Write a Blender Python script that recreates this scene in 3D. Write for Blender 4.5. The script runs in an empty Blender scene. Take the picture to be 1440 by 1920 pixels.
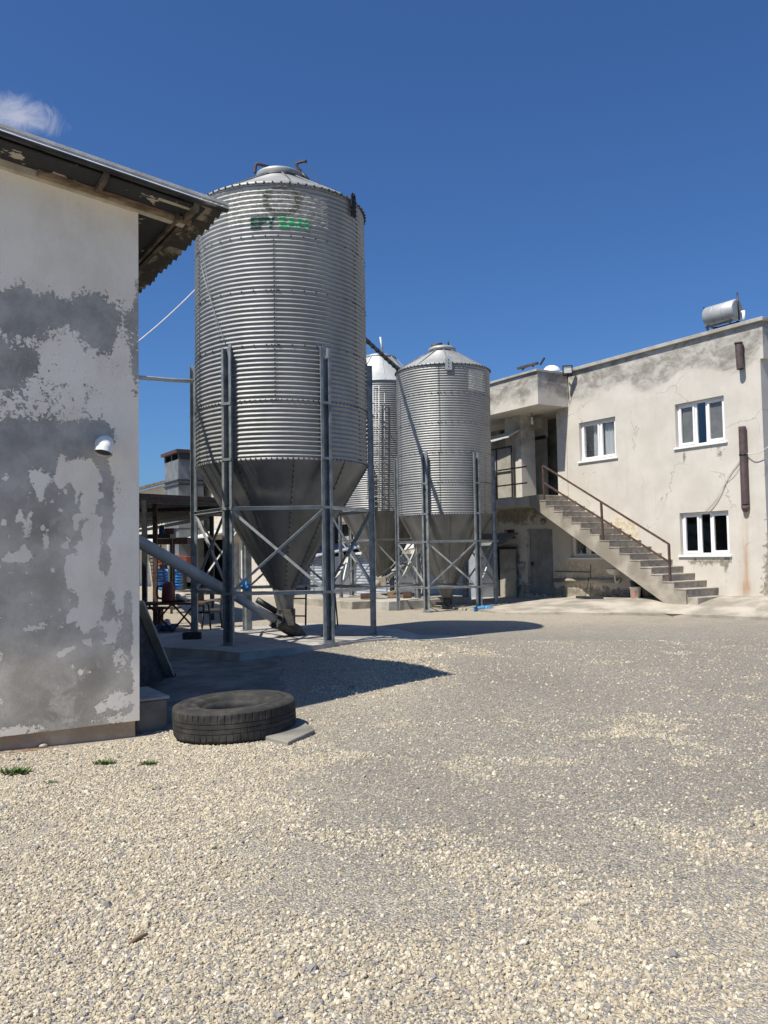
import bpy, bmesh, math, random
import numpy as np
from mathutils import Vector, Matrix, noise
random.seed(7); rng = np.random.default_rng(7)
sc = bpy.context.scene; COL = sc.collection
PI = math.pi; rad = math.radians
# ------------------------------------------------------------------ camera model and site axes
F, PITCH, ROLL, HC = 1579.9, .0499, -.0172, 1.65
E1 = Vector((.530, -.848, 0)).normalized(); E2 = Vector((-E1.y, E1.x, 0)); UP = Vector((0, 0, 1))
CAM = Vector((0, 0, HC))
def ray(x, y):
    u = (x-720)/F; v = -(y-960)/F; c, s = math.cos(ROLL), math.sin(ROLL)
    u, v = c*u-s*v, s*u+c*v
    return Vector((u, math.cos(PITCH)-v*math.sin(PITCH), math.sin(PITCH)+v*math.cos(PITCH)))
def atY(x, y, Y): d = ray(x, y); return CAM+d*(Y/d.y)
def onp(x, y, p, n): d = ray(x, y); return CAM+d*((p-CAM).dot(n)/d.dot(n))
def H(a, b, z): return E1*a+E2*b+UP*z
def ab(p): return p.dot(E1), p.dot(E2), p.z
def facade(x, y, b): return onp(x, y, H(0, b, 0), E2)
def gable(x, y, a): return onp(x, y, H(a, 0, 0), E1)
def sst(e0, e1, x): t = np.clip((x-e0)/(e1-e0), 0, 1); return t*t*(3-2*t)
def gh(x, y):                                            # height of the yard
    x = np.asarray(x, float); y = np.asarray(y, float)
    z = .05*sst(5, 16, y)
    da = x*E1.x+y*E1.y; db = x*E2.x+y*E2.y
    z = z+.17*np.exp(-(((x-.75)/1.5)**2+((y-11.4)/1.9)**2))+.13*np.exp(-(((x-.2)/1.5)**2+((y-13.9)/1.3)**2))
    z = z-.12*np.exp(-(((x+2.6)/2.2)**2+((y-8.3)/2.6)**2))
    z = z+.03*np.exp(-(((x+1.1)/.8)**2+((y-8.2)/.8)**2))
    z = z+.010*np.sin(x*1.3+y*.7)+.007*np.sin(x*2.9-y*1.7+1)
    return z
def ghf(x, y): return float(gh(x, y))
def G(x, y, dz=0):                                       # ground point seen at a pixel
    d = ray(x, y); t = 2.0
    for i in range(4000):
        p = CAM+d*t
        if p.z <= ghf(p.x, p.y)+dz: break
        t += .01+.002*t
    return CAM+d*t
# ------------------------------------------------------------------ mesh helper
class MB:
    def __init__(s): s.v = []; s.f = []; s.m = []; s.k = 0; s.sm = []; s.smooth = False
    def mat(s, k): s.k = k; return s
    def vert(s, p): s.v.append(tuple(p)); return len(s.v)-1
    def face(s, idx): s.f.append(tuple(idx)); s.m.append(s.k); s.sm.append(s.smooth)
    def quad(s, *ps): s.face([s.vert(p) for p in ps])
    def box(s, c, hx, hy, hz, X=Vector((1, 0, 0)), Y=Vector((0, 1, 0)), Z=UP):
        c = Vector(c); i = []
        for sz in (-1, 1):
            for sx, sy in ((-1, -1), (1, -1), (1, 1), (-1, 1)): i.append(s.vert(c+X*hx*sx+Y*hy*sy+Z*hz*sz))
        for q in ((3, 2, 1, 0), (4, 5, 6, 7), (0, 1, 5, 4), (1, 2, 6, 5), (2, 3, 7, 6), (3, 0, 4, 7)): s.face([i[k] for k in q])
        return s
    def hbox(s, a0, a1, b0, b1, z0, z1): return s.box(H((a0+a1)/2, (b0+b1)/2, (z0+z1)/2), abs(a1-a0)/2, abs(b1-b0)/2, abs(z1-z0)/2, E1, E2)
    def beam(s, p, q, w, h, up=UP):
        p, q = Vector(p), Vector(q); d = (q-p); L = d.length; d.normalize()
        X = d.cross(up)
        if X.length < 1e-4: X = d.cross(Vector((1, 0, 0)))
        X.normalize(); Z = X.cross(d)
        return s.box((p+q)/2, w/2, L/2, h/2, X, d, Z)
    def tube(s, pts, r, seg=10, caps=True):
        pts = [Vector(p) for p in pts]; n = len(pts); rs = r if isinstance(r, (list, tuple)) else [r]*n
        sm = s.smooth; rings = []; ref = None
        for i, p in enumerate(pts):
            t = (pts[min(i+1, n-1)]-pts[max(i-1, 0)]).normalized()
            if ref is None: ref = t.cross(UP if abs(t.z) < .95 else Vector((1, 0, 0))).normalized()
            else: ref = (ref-t*ref.dot(t)).normalized()
            b = t.cross(ref)
            rings.append([s.vert(p+(ref*math.cos(2*PI*k/seg)+b*math.sin(2*PI*k/seg))*rs[i]) for k in range(seg)])
        s.smooth = True
        for A, B in zip(rings, rings[1:]):
            for k in range(seg): s.face((A[k], A[(k+1) % seg], B[(k+1) % seg], B[k]))
        s.smooth = False
        if caps: s.face(rings[0][::-1]); s.face(rings[-1])
        s.smooth = sm; return s
    def lathe(s, c, prof, seg=48, M=None, smooth=True, wob=None):
        c = Vector(c); rings = []
        for j, (r, z) in enumerate(prof):
            ring = []
            for k in range(seg):
                an = 2*PI*k/seg; rr = r+(wob(an, z) if wob else 0); p = Vector((rr*math.cos(an), rr*math.sin(an), z))
                ring.append(s.vert(c+(M @ p if M else p)))
            rings.append(ring)
        sm = s.smooth; s.smooth = smooth
        for A, B in zip(rings, rings[1:]):
            for k in range(seg): s.face((A[k], A[(k+1) % seg], B[(k+1) % seg], B[k]))
        s.smooth = sm; return s
    def disc(s, c, r, seg=24, n=UP):
        n = Vector(n).normalized(); X = n.cross(UP if abs(n.z) < .9 else Vector((1, 0, 0))).normalized(); Y = n.cross(X)
        s.face([s.vert(Vector(c)+(X*math.cos(2*PI*k/seg)+Y*math.sin(2*PI*k/seg))*r) for k in range(seg)]); return s
    def prism(s, pts, d):                                 # polygon pts extruded by vector d
        d = Vector(d); A = [s.vert(p) for p in pts]; B = [s.vert(Vector(p)+d) for p in pts]; n = len(pts)
        s.face(A[::-1]); s.face(B)
        for k in range(n): s.face((A[k], A[(k+1) % n], B[(k+1) % n], B[k]))
        return s
    def rough(s, amt, sc=3.0, seed=0):
        s.v = [tuple(Vector(p)+noise.noise_vector(Vector(p)*sc+Vector((seed, seed*2, 0)))*amt) for p in s.v]; return s
    def build(s, name, mats, parent=None, attrs=None, bevel=0, loc=None):
        org = Vector((0, 0, 0)); q = parent
        while q: org += Vector(q.location); q = q.parent
        if loc is not None and parent is None: org = Vector(loc)
        me = bpy.data.meshes.new(name)
        me.from_pydata([(p[0]-org.x, p[1]-org.y, p[2]-org.z) for p in s.v], [], s.f)
        for m in (mats if isinstance(mats, (list, tuple)) else [mats]): me.materials.append(m)
        me.polygons.foreach_set('material_index', s.m); me.polygons.foreach_set('use_smooth', s.sm)
        if attrs:
            for an, fn in attrs.items():
                at = me.attributes.new(an, 'FLOAT', 'POINT'); at.data.foreach_set('value', [float(fn(Vector(p))) for p in s.v])
        bm = bmesh.new(); bm.from_mesh(me); bmesh.ops.recalc_face_normals(bm, faces=bm.faces); bm.to_mesh(me); bm.free()
        me.update(); o = bpy.data.objects.new(name, me); COL.objects.link(o)
        if parent: o.parent = parent
        elif loc is not None: o.location = loc
        if bevel:
            md = o.modifiers.new('bevel', 'BEVEL'); md.width = bevel; md.segments = 2; md.limit_method = 'ANGLE'
        return o
def tag(o, label=None, cat=None, group=None, kind=None):
    if label: o['label'] = label
    if cat: o['category'] = cat
    if group: o['group'] = group
    if kind: o['kind'] = kind
    return o
def thing(name, label, cat, loc, group=None):
    o = bpy.data.objects.new(name, None); COL.objects.link(o); o.location = loc; o.empty_display_size = .2
    return tag(o, label, cat, group)
def curve_pts(ps, n=24):                                  # smooth path through points
    ps = [Vector(p) for p in ps]; out = []
    P = [ps[0]*2-ps[1]]+ps+[ps[-1]*2-ps[-2]]
    for i in range(1, len(P)-2):
        for k in range(n):
            t = k/n; a, b, c, d = P[i-1:i+3]
            out.append(.5*((2*b)+(c-a)*t+(2*a-5*b+4*c-d)*t*t+(-a+3*b-3*c+d)*t**3))
    return out+[ps[-1]]
def sag(p, q, s, n=20):
    p, q = Vector(p), Vector(q); return [p.lerp(q, k/n)-UP*s*4*(k/n)*(1-k/n) for k in range(n+1)]
# ------------------------------------------------------------------ materials
class NT:
    def __init__(s, m): s.t = m.node_tree; s.n = s.t.nodes; s.l = s.t.links
    def new(s, ty, **kw):
        n = s.n.new(ty)
        for k, v in kw.items(): setattr(n, k, v)
        return n
    def set(s, sock, v):
        if hasattr(v, 'is_linked') or isinstance(v, bpy.types.NodeSocket): s.l.new(v, sock)
        else: sock.default_value = v
    def math(s, op, a, b=0.0, c=None, clamp=False):
        n = s.new('ShaderNodeMath', operation=op, use_clamp=clamp); s.set(n.inputs[0], a); s.set(n.inputs[1], b)
        if c is not None: s.set(n.inputs[2], c)
        return n.outputs[0]
    def mix(s, f, a, b, mode='MIX'):
        n = s.new('ShaderNodeMix', data_type='RGBA', blend_type=mode); s.set(n.inputs[0], f); s.set(n.inputs[6], a); s.set(n.inputs[7], b); return n.outputs[2]
    def ramp(s, x, a, b): 
        n = s.new('ShaderNodeMapRange', interpolation_type='SMOOTHSTEP'); s.set(n.inputs[0], x); n.inputs[1].default_value = a; n.inputs[2].default_value = b; return n.outputs[0]
    def co(s, scale=(1, 1, 1), kind='Object'):
        t = s.new('ShaderNodeTexCoord'); m = s.new('ShaderNodeMapping'); m.inputs['Scale'].default_value = scale; s.l.new(t.outputs[kind], m.inputs[0]); return m.outputs[0]
    def noise(s, scale, detail=5, rough=.55, vec=None, dist=0):
        n = s.new('ShaderNodeTexNoise'); n.inputs['Scale'].default_value = scale; n.inputs['Detail'].default_value = detail; n.inputs['Roughness'].default_value = rough; n.inputs['Distortion'].default_value = dist
        s.l.new(vec if vec is not None else s.co(), n.inputs['Vector']); return n.outputs['Fac']
    def vor(s, scale, vec=None, feature='F1', out='Distance'):
        n = s.new('ShaderNodeTexVoronoi', feature=feature); n.inputs['Scale'].default_value = scale
        s.l.new(vec if vec is not None else s.co(), n.inputs['Vector']); return n.outputs[out]
    def attr(s, name, ty='GEOMETRY', out='Fac'): return s.new('ShaderNodeAttribute', attribute_name=name, attribute_type=ty).outputs[out]
    def bump(s, h, strength=.3, dist=.02, nrm=None):
        n = s.new('ShaderNodeBump'); n.inputs['Strength'].default_value = strength; n.inputs['Distance'].default_value = dist; s.l.new(h, n.inputs['Height'])
        if nrm is not None: s.l.new(nrm, n.inputs['Normal'])
        return n.outputs[0]
def newmat(name):
    m = bpy.data.materials.new(name); m.use_nodes = True; t = NT(m); b = t.n['Principled BSDF']; return m, t, b
def rgb(r, g, b): return (r, g, b, 1)
def pm(name, c1, c2, scale=4, rough=.8, metal=0, bump=.2, bscale=40, bdist=.01, stretch=(1, 1, 1), spec=.5, lo=.35, hi=.65):
    m, t, b = newmat(name); v = t.co(stretch)
    f = t.ramp(t.noise(scale, 6, .6, v), lo, hi)
    t.l.new(t.mix(f, rgb(*c1), rgb(*c2)), b.inputs['Base Color'])
    b.inputs['Roughness'].default_value = rough; b.inputs['Metallic'].default_value = metal; b.inputs['Specular IOR Level'].default_value = spec
    if bump: t.l.new(t.bump(t.noise(bscale, 5, .6, v), bump, bdist), b.inputs['Normal'])
    return m
M = {}
M['concrete'] = pm('concrete', (.30, .285, .25), (.42, .40, .36), 2.2, .9, 0, .35, 50)
M['concrete_dark'] = pm('weathered concrete', (.13, .125, .105), (.25, .235, .20), 2.2, .92, 0, .4, 40)
M['plinth'] = pm('earth stained plinth', (.38, .29, .20), (.55, .45, .33), 3, .92, 0, .5, 40)
M['concrete_pale'] = pm('pale concrete', (.24, .215, .175), (.42, .38, .315), 1.5, .9, 0, .35, 45)
M['steel'] = pm('galvanised channel', (.17, .19, .195), (.29, .31, .315), 6, .5, .4, .12, 60)
M['steel_light'] = pm('galvanised bar', (.36, .37, .36), (.50, .51, .49), 6, .5, .5, .12, 60)
M['bolt'] = pm('dark bolt', (.02, .02, .022), (.05, .05, .05), 30, .6, .3, 0)
M['rust'] = pm('rusted steel', (.055, .036, .03), (.115, .068, .05), 9, .85, .2, .3, 70)
M['boot'] = pm('greasy cast steel', (.05, .046, .042), (.12, .108, .092), 9, .7, .2, .3, 60)
M['brownpaint'] = pm('brown painted pipe', (.075, .05, .05), (.12, .082, .078), 8, .6, .1, .15, 60)
M['redbrown'] = pm('red brown pipe', (.05, .024, .022), (.085, .038, .034), 8, .6, 0, .1, 60)
M['black'] = pm('black rubber', (.012, .012, .012), (.03, .03, .03), 12, .75, 0, .2, 60)
M['tar'] = pm('tarred board', (.018, .019, .021), (.06, .062, .066), 5, .9, 0, .3, 30, stretch=(1, 1, 3))
M['wood'] = pm('old timber', (.15, .095, .055), (.32, .24, .16), 6, .85, 0, .35, 40, stretch=(1, 1, 5))
M['wood_dark'] = pm('sooty timber', (.05, .038, .028), (.17, .13, .09), 6, .9, 0, .35, 40)
M['creamflake'] = pm('flaking limewash', (.40, .36, .28), (.55, .50, .40), 7, .9, 0, .3, 40)
M['cement_sheet'] = pm('fibre cement sheet', (.45, .45, .43), (.60, .60, .58), 5, .9, 0, .2, 40)
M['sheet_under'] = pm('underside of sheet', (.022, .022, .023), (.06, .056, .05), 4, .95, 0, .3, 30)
M['white_plastic'] = pm('white plastic', (.72, .71, .67), (.80, .79, .76), 6, .35, 0, .03, 40)
M['white_frame'] = pm('white window plastic', (.78, .78, .77), (.84, .84, .83), 3, .35, 0, 0)
M['grey_pipe'] = pm('grey plastic pipe', (.36, .365, .35), (.45, .455, .435), 3, .45, 0, .05, 30)
M['curtain'] = pm('white curtain', (.84, .85, .85), (.90, .91, .91), 3, .9, 0, 0)
M['screen'] = pm('grey insect screen', (.34, .325, .30), (.42, .40, .375), 3, .9, 0, 0)
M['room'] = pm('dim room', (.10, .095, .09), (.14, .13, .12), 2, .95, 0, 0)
M['door_grey'] = pm('grey door', (.22, .215, .20), (.30, .29, .265), 3, .7, .1, .1, 20)
M['door_tan'] = pm('dusty door', (.26, .25, .21), (.36, .34, .29), 3, .75, 0, .1, 20)
M['tile_brown'] = pm('brown step riser', (.27, .24, .21), (.38, .345, .305), 8, .85, 0, .3, 40)
M['blue'] = pm('blue woven plastic', (.02, .16, .48), (.05, .30, .72), 6, .6, 0, .5, 18, .03)
M['bluebag'] = pm('blue plastic bag', (.03, .14, .30), (.09, .27, .48), 9, .4, 0, .5, 22, .03)
M['bluedrum'] = pm('blue plastic drum', (.03, .06, .20), (.05, .10, .28), 6, .5, 0, .05)
M['red'] = pm('dark red plastic', (.10, .012, .014), (.15, .02, .022), 6, .45, 0, .05)
M['orange'] = pm('orange paint', (.16, .04, .02), (.24, .065, .035), 6, .6, 0, .1)
M['blackmetal'] = pm('black painted metal', (.02, .022, .025), (.04, .042, .045), 8, .5, .2, .05)
M['pink'] = pm('paint bucket wrapper', (.74, .66, .60), (.84, .79, .74), 8, .5, 0, .05)
M['redprint'] = pm('red print', (.50, .12, .10), (.62, .22, .18), 14, .5, 0, 0)
M['ceramic'] = pm('white ceramic', (.58, .57, .54), (.70, .69, .66), 5, .25, 0, 0)
M['leaf'] = pm('weed leaf', (.035, .075, .015), (.09, .14, .03), 18, .7, 0, 0)
M['dryleaf'] = pm('dry grass', (.16, .15, .05), (.26, .22, .09), 18, .8, 0, 0)
M['stone'] = pm('pale stone', (.36, .32, .25), (.56, .50, .40), 9, .9, 0, .5, 30)
M['panelblue'] = pm('blue grey sheet', (.32, .36, .42), (.42, .46, .52), 2, .55, .2, .05)
M['wire'] = pm('pale cable', (.55, .54, .50), (.62, .61, .58), 5, .6, 0, 0)
M['darkwire'] = pm('dark cable', (.03, .03, .03), (.05, .05, .05), 5, .6, 0, 0)
M['plaster_old'] = pm('stained limewash', (.33, .29, .22), (.74, .68, .55), 1.6, .92, 0, .4, 30, lo=.38, hi=.58)
M['chimney'] = pm('grey duct', (.13, .14, .145), (.20, .21, .215), 2, .6, .2, .1, 30)
M['green'] = pm('green paint', (.05, .32, .15), (.14, .52, .27), 25, .6, 0, .1, 80)
M['greendark'] = pm('worn dark green paint', (.015, .06, .045), (.05, .14, .10), 40, .7, 0, .1, 80)
M['inkworn'] = pm('worn grey print', (.05, .06, .05), (.35, .34, .29), 60, .8, 0, .1, 80)
M['paleprint'] = pm('pale print', (.52, .50, .42), (.66, .63, .54), 40, .8, 0, .1, 80)
def flakemat(name, c1, c2, scale, lo, hi, stretch=(1, 1, 1)):
    m, t, b = newmat(name); f = t.ramp(t.noise(scale, 8, .66, t.co(stretch), .3), lo, hi); g = t.noise(20, 5, .6)
    t.l.new(t.mix(f, t.mix(g, rgb(*[x*.6 for x in c1]), rgb(*c1)), rgb(*c2)), b.inputs['Base Color']); b.inputs['Roughness'].default_value = .95; t.l.new(t.bump(t.math('ADD', f, g), .4, .01), b.inputs['Normal']); return m
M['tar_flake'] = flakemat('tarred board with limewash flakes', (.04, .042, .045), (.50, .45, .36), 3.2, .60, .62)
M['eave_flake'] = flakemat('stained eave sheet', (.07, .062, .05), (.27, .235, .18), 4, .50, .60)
def mk_glass():
    m, t, b = newmat('window glass'); out = t.n['Material Output']; t.n.remove(b)
    tr = t.new('ShaderNodeBsdfTransparent'); tr.inputs[0].default_value = rgb(.84, .87, .87)
    gl = t.new('ShaderNodeBsdfGlossy'); gl.inputs['Roughness'].default_value = .04; gl.inputs['Color'].default_value = rgb(.9, .9, .9)
    fr = t.new('ShaderNodeFresnel'); fr.inputs[0].default_value = 1.55
    mx = t.new('ShaderNodeMixShader'); t.l.new(t.math('MULTIPLY', fr.outputs[0], .6, clamp=True), mx.inputs[0]); t.l.new(tr.outputs[0], mx.inputs[1]); t.l.new(gl.outputs[0], mx.inputs[2])
    t.l.new(mx.outputs[0], out.inputs[0]); return m
M['glass'] = mk_glass()
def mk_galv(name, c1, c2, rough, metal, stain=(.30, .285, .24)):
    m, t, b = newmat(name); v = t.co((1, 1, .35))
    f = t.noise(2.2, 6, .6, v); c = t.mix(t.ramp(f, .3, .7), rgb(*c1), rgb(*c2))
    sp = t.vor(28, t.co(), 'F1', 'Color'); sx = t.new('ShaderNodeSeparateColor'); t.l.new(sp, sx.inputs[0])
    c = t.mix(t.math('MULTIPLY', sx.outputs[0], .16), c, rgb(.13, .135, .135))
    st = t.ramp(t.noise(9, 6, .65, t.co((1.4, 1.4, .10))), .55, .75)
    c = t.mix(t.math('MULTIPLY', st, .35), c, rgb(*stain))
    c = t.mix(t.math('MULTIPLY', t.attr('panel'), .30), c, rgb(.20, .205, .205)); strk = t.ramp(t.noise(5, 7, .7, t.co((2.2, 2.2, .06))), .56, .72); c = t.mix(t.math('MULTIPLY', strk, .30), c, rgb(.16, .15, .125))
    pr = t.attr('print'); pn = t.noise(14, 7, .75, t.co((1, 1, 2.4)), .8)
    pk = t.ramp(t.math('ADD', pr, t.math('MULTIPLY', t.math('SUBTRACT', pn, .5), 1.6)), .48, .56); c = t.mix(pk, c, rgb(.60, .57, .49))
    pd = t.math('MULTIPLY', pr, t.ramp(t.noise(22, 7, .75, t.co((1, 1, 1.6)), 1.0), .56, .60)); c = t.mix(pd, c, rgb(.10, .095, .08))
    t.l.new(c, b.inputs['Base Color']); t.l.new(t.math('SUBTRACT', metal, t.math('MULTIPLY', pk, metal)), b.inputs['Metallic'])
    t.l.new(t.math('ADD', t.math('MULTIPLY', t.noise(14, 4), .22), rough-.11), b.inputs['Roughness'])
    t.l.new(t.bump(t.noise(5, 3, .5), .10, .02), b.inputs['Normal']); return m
M['galv'] = mk_galv('galvanised corrugated sheet', (.29, .295, .285), (.39, .39, .375), .56, .38)
M['galv_cone'] = mk_galv('galvanised hopper sheet', (.13, .135, .13), (.21, .21, .20), .42, .35, (.22, .19, .13))  # darker copy of the shell sheet: shade below the silos put into the colour
M['galv_white'] = mk_galv('pale cone sheet', (.42, .43, .425), (.52, .525, .51), .5, .3)
def mk_barn():
    m, t, b = newmat('peeling painted render'); at = t.attr('peel'); wet = t.attr('damp')
    n1 = t.noise(9, 9, .68, None, .5); n2 = t.noise(34, 7, .7, None, .3)
    fld = t.math('ADD', at, t.math('ADD', t.math('MULTIPLY', t.math('SUBTRACT', n1, .5), 3.0), t.math('MULTIPLY', t.math('SUBTRACT', n2, .5), 3.6)))
    k = t.ramp(fld, -.02, .02)
    dirt = t.ramp(t.noise(2.2, 6, .6, t.co((1, 1, .6))), .35, .75)
    paint = t.mix(dirt, rgb(.95, .865, .73), rgb(.81, .72, .585))
    g = t.ramp(t.noise(3.0, 7, .65), .3, .7)
    ren = t.mix(g, rgb(.30, .285, .255), rgb(.50, .47, .42)); ren = t.mix(t.attr('warm'), ren, t.mix(g, rgb(.43, .39, .325), rgb(.66, .60, .51))); ren = t.mix(t.math('MULTIPLY', wet, t.math('MULTIPLY', t.ramp(t.noise(4.5, 8, .72, None, .6), .38, .52), .8)), ren, rgb(.27, .245, .20))
    spk = t.math('MULTIPLY', t.ramp(t.noise(60, 3, .6), .66, .70), .6); ren = t.mix(spk, ren, rgb(.6, .58, .54))
    paint = t.mix(t.math('MULTIPLY', t.ramp(t.noise(45, 3, .7), .70, .73), .7), paint, rgb(.22, .22, .22))
    t.l.new(t.mix(k, ren, paint), b.inputs['Base Color']); b.inputs['Roughness'].default_value = .9
    h = t.math('ADD', t.math('MULTIPLY', k, .35), t.math('MULTIPLY', t.noise(90, 4, .7), .35)); t.l.new(t.bump(h, .9, .014), b.inputs['Normal']); return m
M['barn'] = mk_barn()
def mk_house():
    m, t, b = newmat('weathered house render'); top = t.attr('weather'); peel = t.attr('flake'); rst = t.attr('rust'); dirt = t.attr('dirt')
    base = t.mix(t.ramp(t.noise(1.3, 6, .6), .3, .7), rgb(.52, .485, .425), rgb(.60, .565, .505))
    f = t.math('ADD', top, t.math('MULTIPLY', t.math('SUBTRACT', t.noise(.9, 8, .66, t.co((1, 1, 1.5)), .3), .5), 1.7)); f = t.ramp(f, -.05, .45)
    gcol = t.mix(t.ramp(t.noise(1.8, 8, .7, t.co((1, 1, 1.8)), .4), .36, .66), rgb(.22, .205, .175), rgb(.48, .455, .41))
    c = t.mix(f, base, gcol)
    pf = t.ramp(t.math('ADD', peel, t.math('MULTIPLY', t.math('SUBTRACT', t.noise(5, 8, .65, None, .5), .5), 1.9)), .0, .06)
    pcol = t.mix(t.ramp(t.noise(9, 5, .6), .4, .6), rgb(.62, .57, .45), rgb(.52, .43, .31)); c = t.mix(pf, c, pcol)
    df = t.ramp(t.math('ADD', dirt, t.math('MULTIPLY', t.math('SUBTRACT', t.noise(4.5, 8, .7, None, .6), .5), 1.7)), .0, .25)
    c = t.mix(df, c, t.mix(t.ramp(t.noise(7, 5, .6), .4, .6), rgb(.30, .265, .20), rgb(.20, .18, .145)))
    rf = t.math('MULTIPLY', rst, t.ramp(t.noise(9, 5, .6, t.co((1, 1, .15))), .2, .6)); c = t.mix(t.math('MULTIPLY', rf, .75), c, rgb(.36, .19, .08))
    nv = t.new('ShaderNodeTexNoise'); nv.inputs['Scale'].default_value = 2.5; nv.inputs['Detail'].default_value = 6; t.l.new(t.co(), nv.inputs['Vector'])
    wv_ = t.new('ShaderNodeVectorMath', operation='MULTIPLY_ADD'); t.l.new(nv.outputs['Color'], wv_.inputs[0]); wv_.inputs[1].default_value = (.5, .5, .5); t.l.new(t.co(), wv_.inputs[2])
    ck = t.math('MULTIPLY', t.math('LESS_THAN', t.vor(.55, wv_.outputs[0], 'DISTANCE_TO_EDGE'), .0045), t.ramp(t.noise(.8, 3), .48, .56)); c = t.mix(t.math('MULTIPLY', ck, .42), c, rgb(.16, .145, .12))
    run = t.ramp(t.noise(6, 6, .7, t.co((2.4, 2.4, .10))), .58, .72); c = t.mix(t.math('MULTIPLY', run, .22), c, rgb(.27, .25, .21))
    t.l.new(c, b.inputs['Base Color']); b.inputs['Roughness'].default_value = .92
    h = t.math('ADD', t.noise(60, 5, .7), t.math('MULTIPLY', pf, -.5)); t.l.new(t.bump(h, .35, .012), b.inputs['Normal']); return m
M['house'] = mk_house()
def mk_ground():
    m, t, b = newmat('gravel yard'); cr = t.attr('cream'); dust = t.attr('dust'); v = t.co()
    cell = t.vor(84, v, 'F1', 'Color'); dist = t.vor(84, v, 'F1', 'Distance'); s3 = t.new('ShaderNodeSeparateColor'); t.l.new(cell, s3.inputs[0])
    cell2 = t.vor(30, v, 'F1', 'Color'); s4 = t.new('ShaderNodeSeparateColor'); t.l.new(cell2, s4.inputs[0])
    stone = t.mix(s3.outputs[0], rgb(.30, .255, .185), rgb(.55, .485, .37)); stone = t.mix(t.ramp(s3.outputs[1], .74, .78), stone, rgb(.27, .265, .26))
    cs = t.vor(110, v, 'F1', 'Color'); s5 = t.new('ShaderNodeSeparateColor'); t.l.new(cs, s5.inputs[0])
    grain = t.math('ADD', t.math('MULTIPLY', s3.outputs[1], .45), t.math('ADD', t.math('MULTIPLY', s5.outputs[0], .35), t.math('MULTIPLY', t.noise(120, 4, .8, v), .35)))
    fine = t.mix(t.ramp(grain, .25, .95), rgb(.10, .091, .076), rgb(.32, .292, .243)); fine = t.mix(t.ramp(s5.outputs[1], .90, .93), fine, rgb(.52, .48, .40)); fine = t.mix(t.ramp(s5.outputs[2], .93, .96), fine, rgb(.06, .057, .052))
    n = t.math('ADD', t.math('ADD', cr, .06), t.math('MULTIPLY', t.math('SUBTRACT', t.noise(1.1, 8, .7, v), .5), 1.1))
    n = t.math('ADD', n, t.math('MULTIPLY', t.math('SUBTRACT', s3.outputs[2], .5), 1.0))
    n = t.math('ADD', n, t.math('MULTIPLY', t.math('SUBTRACT', s4.outputs[2], .5), .35))
    k = t.ramp(n, .42, .54)
    patch = t.ramp(t.noise(.55, 5, .6, v), .35, .7); fine = t.mix(patch, fine, t.mix(.5, fine, rgb(.14, .128, .108)))
    c = t.mix(k, fine, stone); c = t.mix(t.math('MULTIPLY', dust, t.ramp(t.noise(2, 5, .6, v), .3, .6)), c, rgb(.40, .345, .26))
    c = t.mix(t.math('MULTIPLY', t.attr('soil'), t.ramp(t.noise(9, 5, .6, v), .35, .55)), c, rgb(.22, .12, .07))
    t.l.new(c, b.inputs['Base Color']); b.inputs['Roughness'].default_value = .92
    hh = t.math('MULTIPLY', t.math('SUBTRACT', .7, dist), t.math('ADD', t.math('MULTIPLY', k, .85), .12)); hh = t.math('ADD', hh, t.math('MULTIPLY', t.noise(120, 3, .7, v), .22))
    t.l.new(t.bump(hh, .9, .016), b.inputs['Normal']); return m
M['ground'] = mk_ground()
def mk_stone_i():
    m, t, b = newmat('gravel stone'); a = t.attr('tone', 'INSTANCER')
    n = t.new('ShaderNodeValToRGB'); t.l.new(a, n.inputs[0]); cr = n.color_ramp
    cr.elements[0].position = 0; cr.elements[0].color = rgb(.17, .17, .175); cr.elements[1].position = 1; cr.elements[1].color = rgb(.69, .635, .52)
    for p, c in ((.16, (.26, .25, .24)), (.22, (.25, .21, .15)), (.45, (.385, .325, .222)), (.75, (.535, .46, .322))):
        e = cr.elements.new(p); e.color = rgb(*c)
    t.l.new(t.mix(t.math('MULTIPLY', t.noise(40, 3), .4), n.outputs[0], rgb(.31, .285, .24)), b.inputs['Base Color']); b.inputs['Roughness'].default_value = .88; return m
M['stone_i'] = mk_stone_i()
def mk_tyre():
    m, t, b = newmat('dusty tyre rubber'); f = t.ramp(t.noise(6, 6, .65), .4, .75)
    c = t.mix(t.math('MULTIPLY', f, .6), rgb(.020, .019, .018), rgb(.10, .09, .072)); t.l.new(c, b.inputs['Base Color']); b.inputs['Roughness'].default_value = .85
    t.l.new(t.bump(t.noise(35, 5, .7), .4, .01), b.inputs['Normal']); return m
M['tyre'] = mk_tyre()
# ------------------------------------------------------------------ camera, sun, sky
cd = bpy.data.cameras.new('camera'); cam = bpy.data.objects.new('camera', cd); COL.objects.link(cam); sc.camera = cam
c_, s_, cp, sp = math.cos(ROLL), math.sin(ROLL), math.cos(PITCH), math.sin(PITCH)
Rx = Vector((c_, -s_*sp, s_*cp)); Ux = Vector((-s_, -c_*sp, c_*cp)); Fx = Vector((0, cp, sp))
cam.matrix_world = Matrix(((Rx.x, Ux.x, -Fx.x, 0), (Rx.y, Ux.y, -Fx.y, 0), (Rx.z, Ux.z, -Fx.z, HC), (0, 0, 0, 1)))
cd.sensor_fit = 'HORIZONTAL'; cd.sensor_width = 36; cd.lens = 36*F/1440; cd.clip_start = .05; cd.clip_end = 2000
SUN = Vector((-.47, -.42, 1)).normalized()
sl = bpy.data.lights.new('sun', 'SUN'); so = bpy.data.objects.new('sun', sl); COL.objects.link(so)
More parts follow.
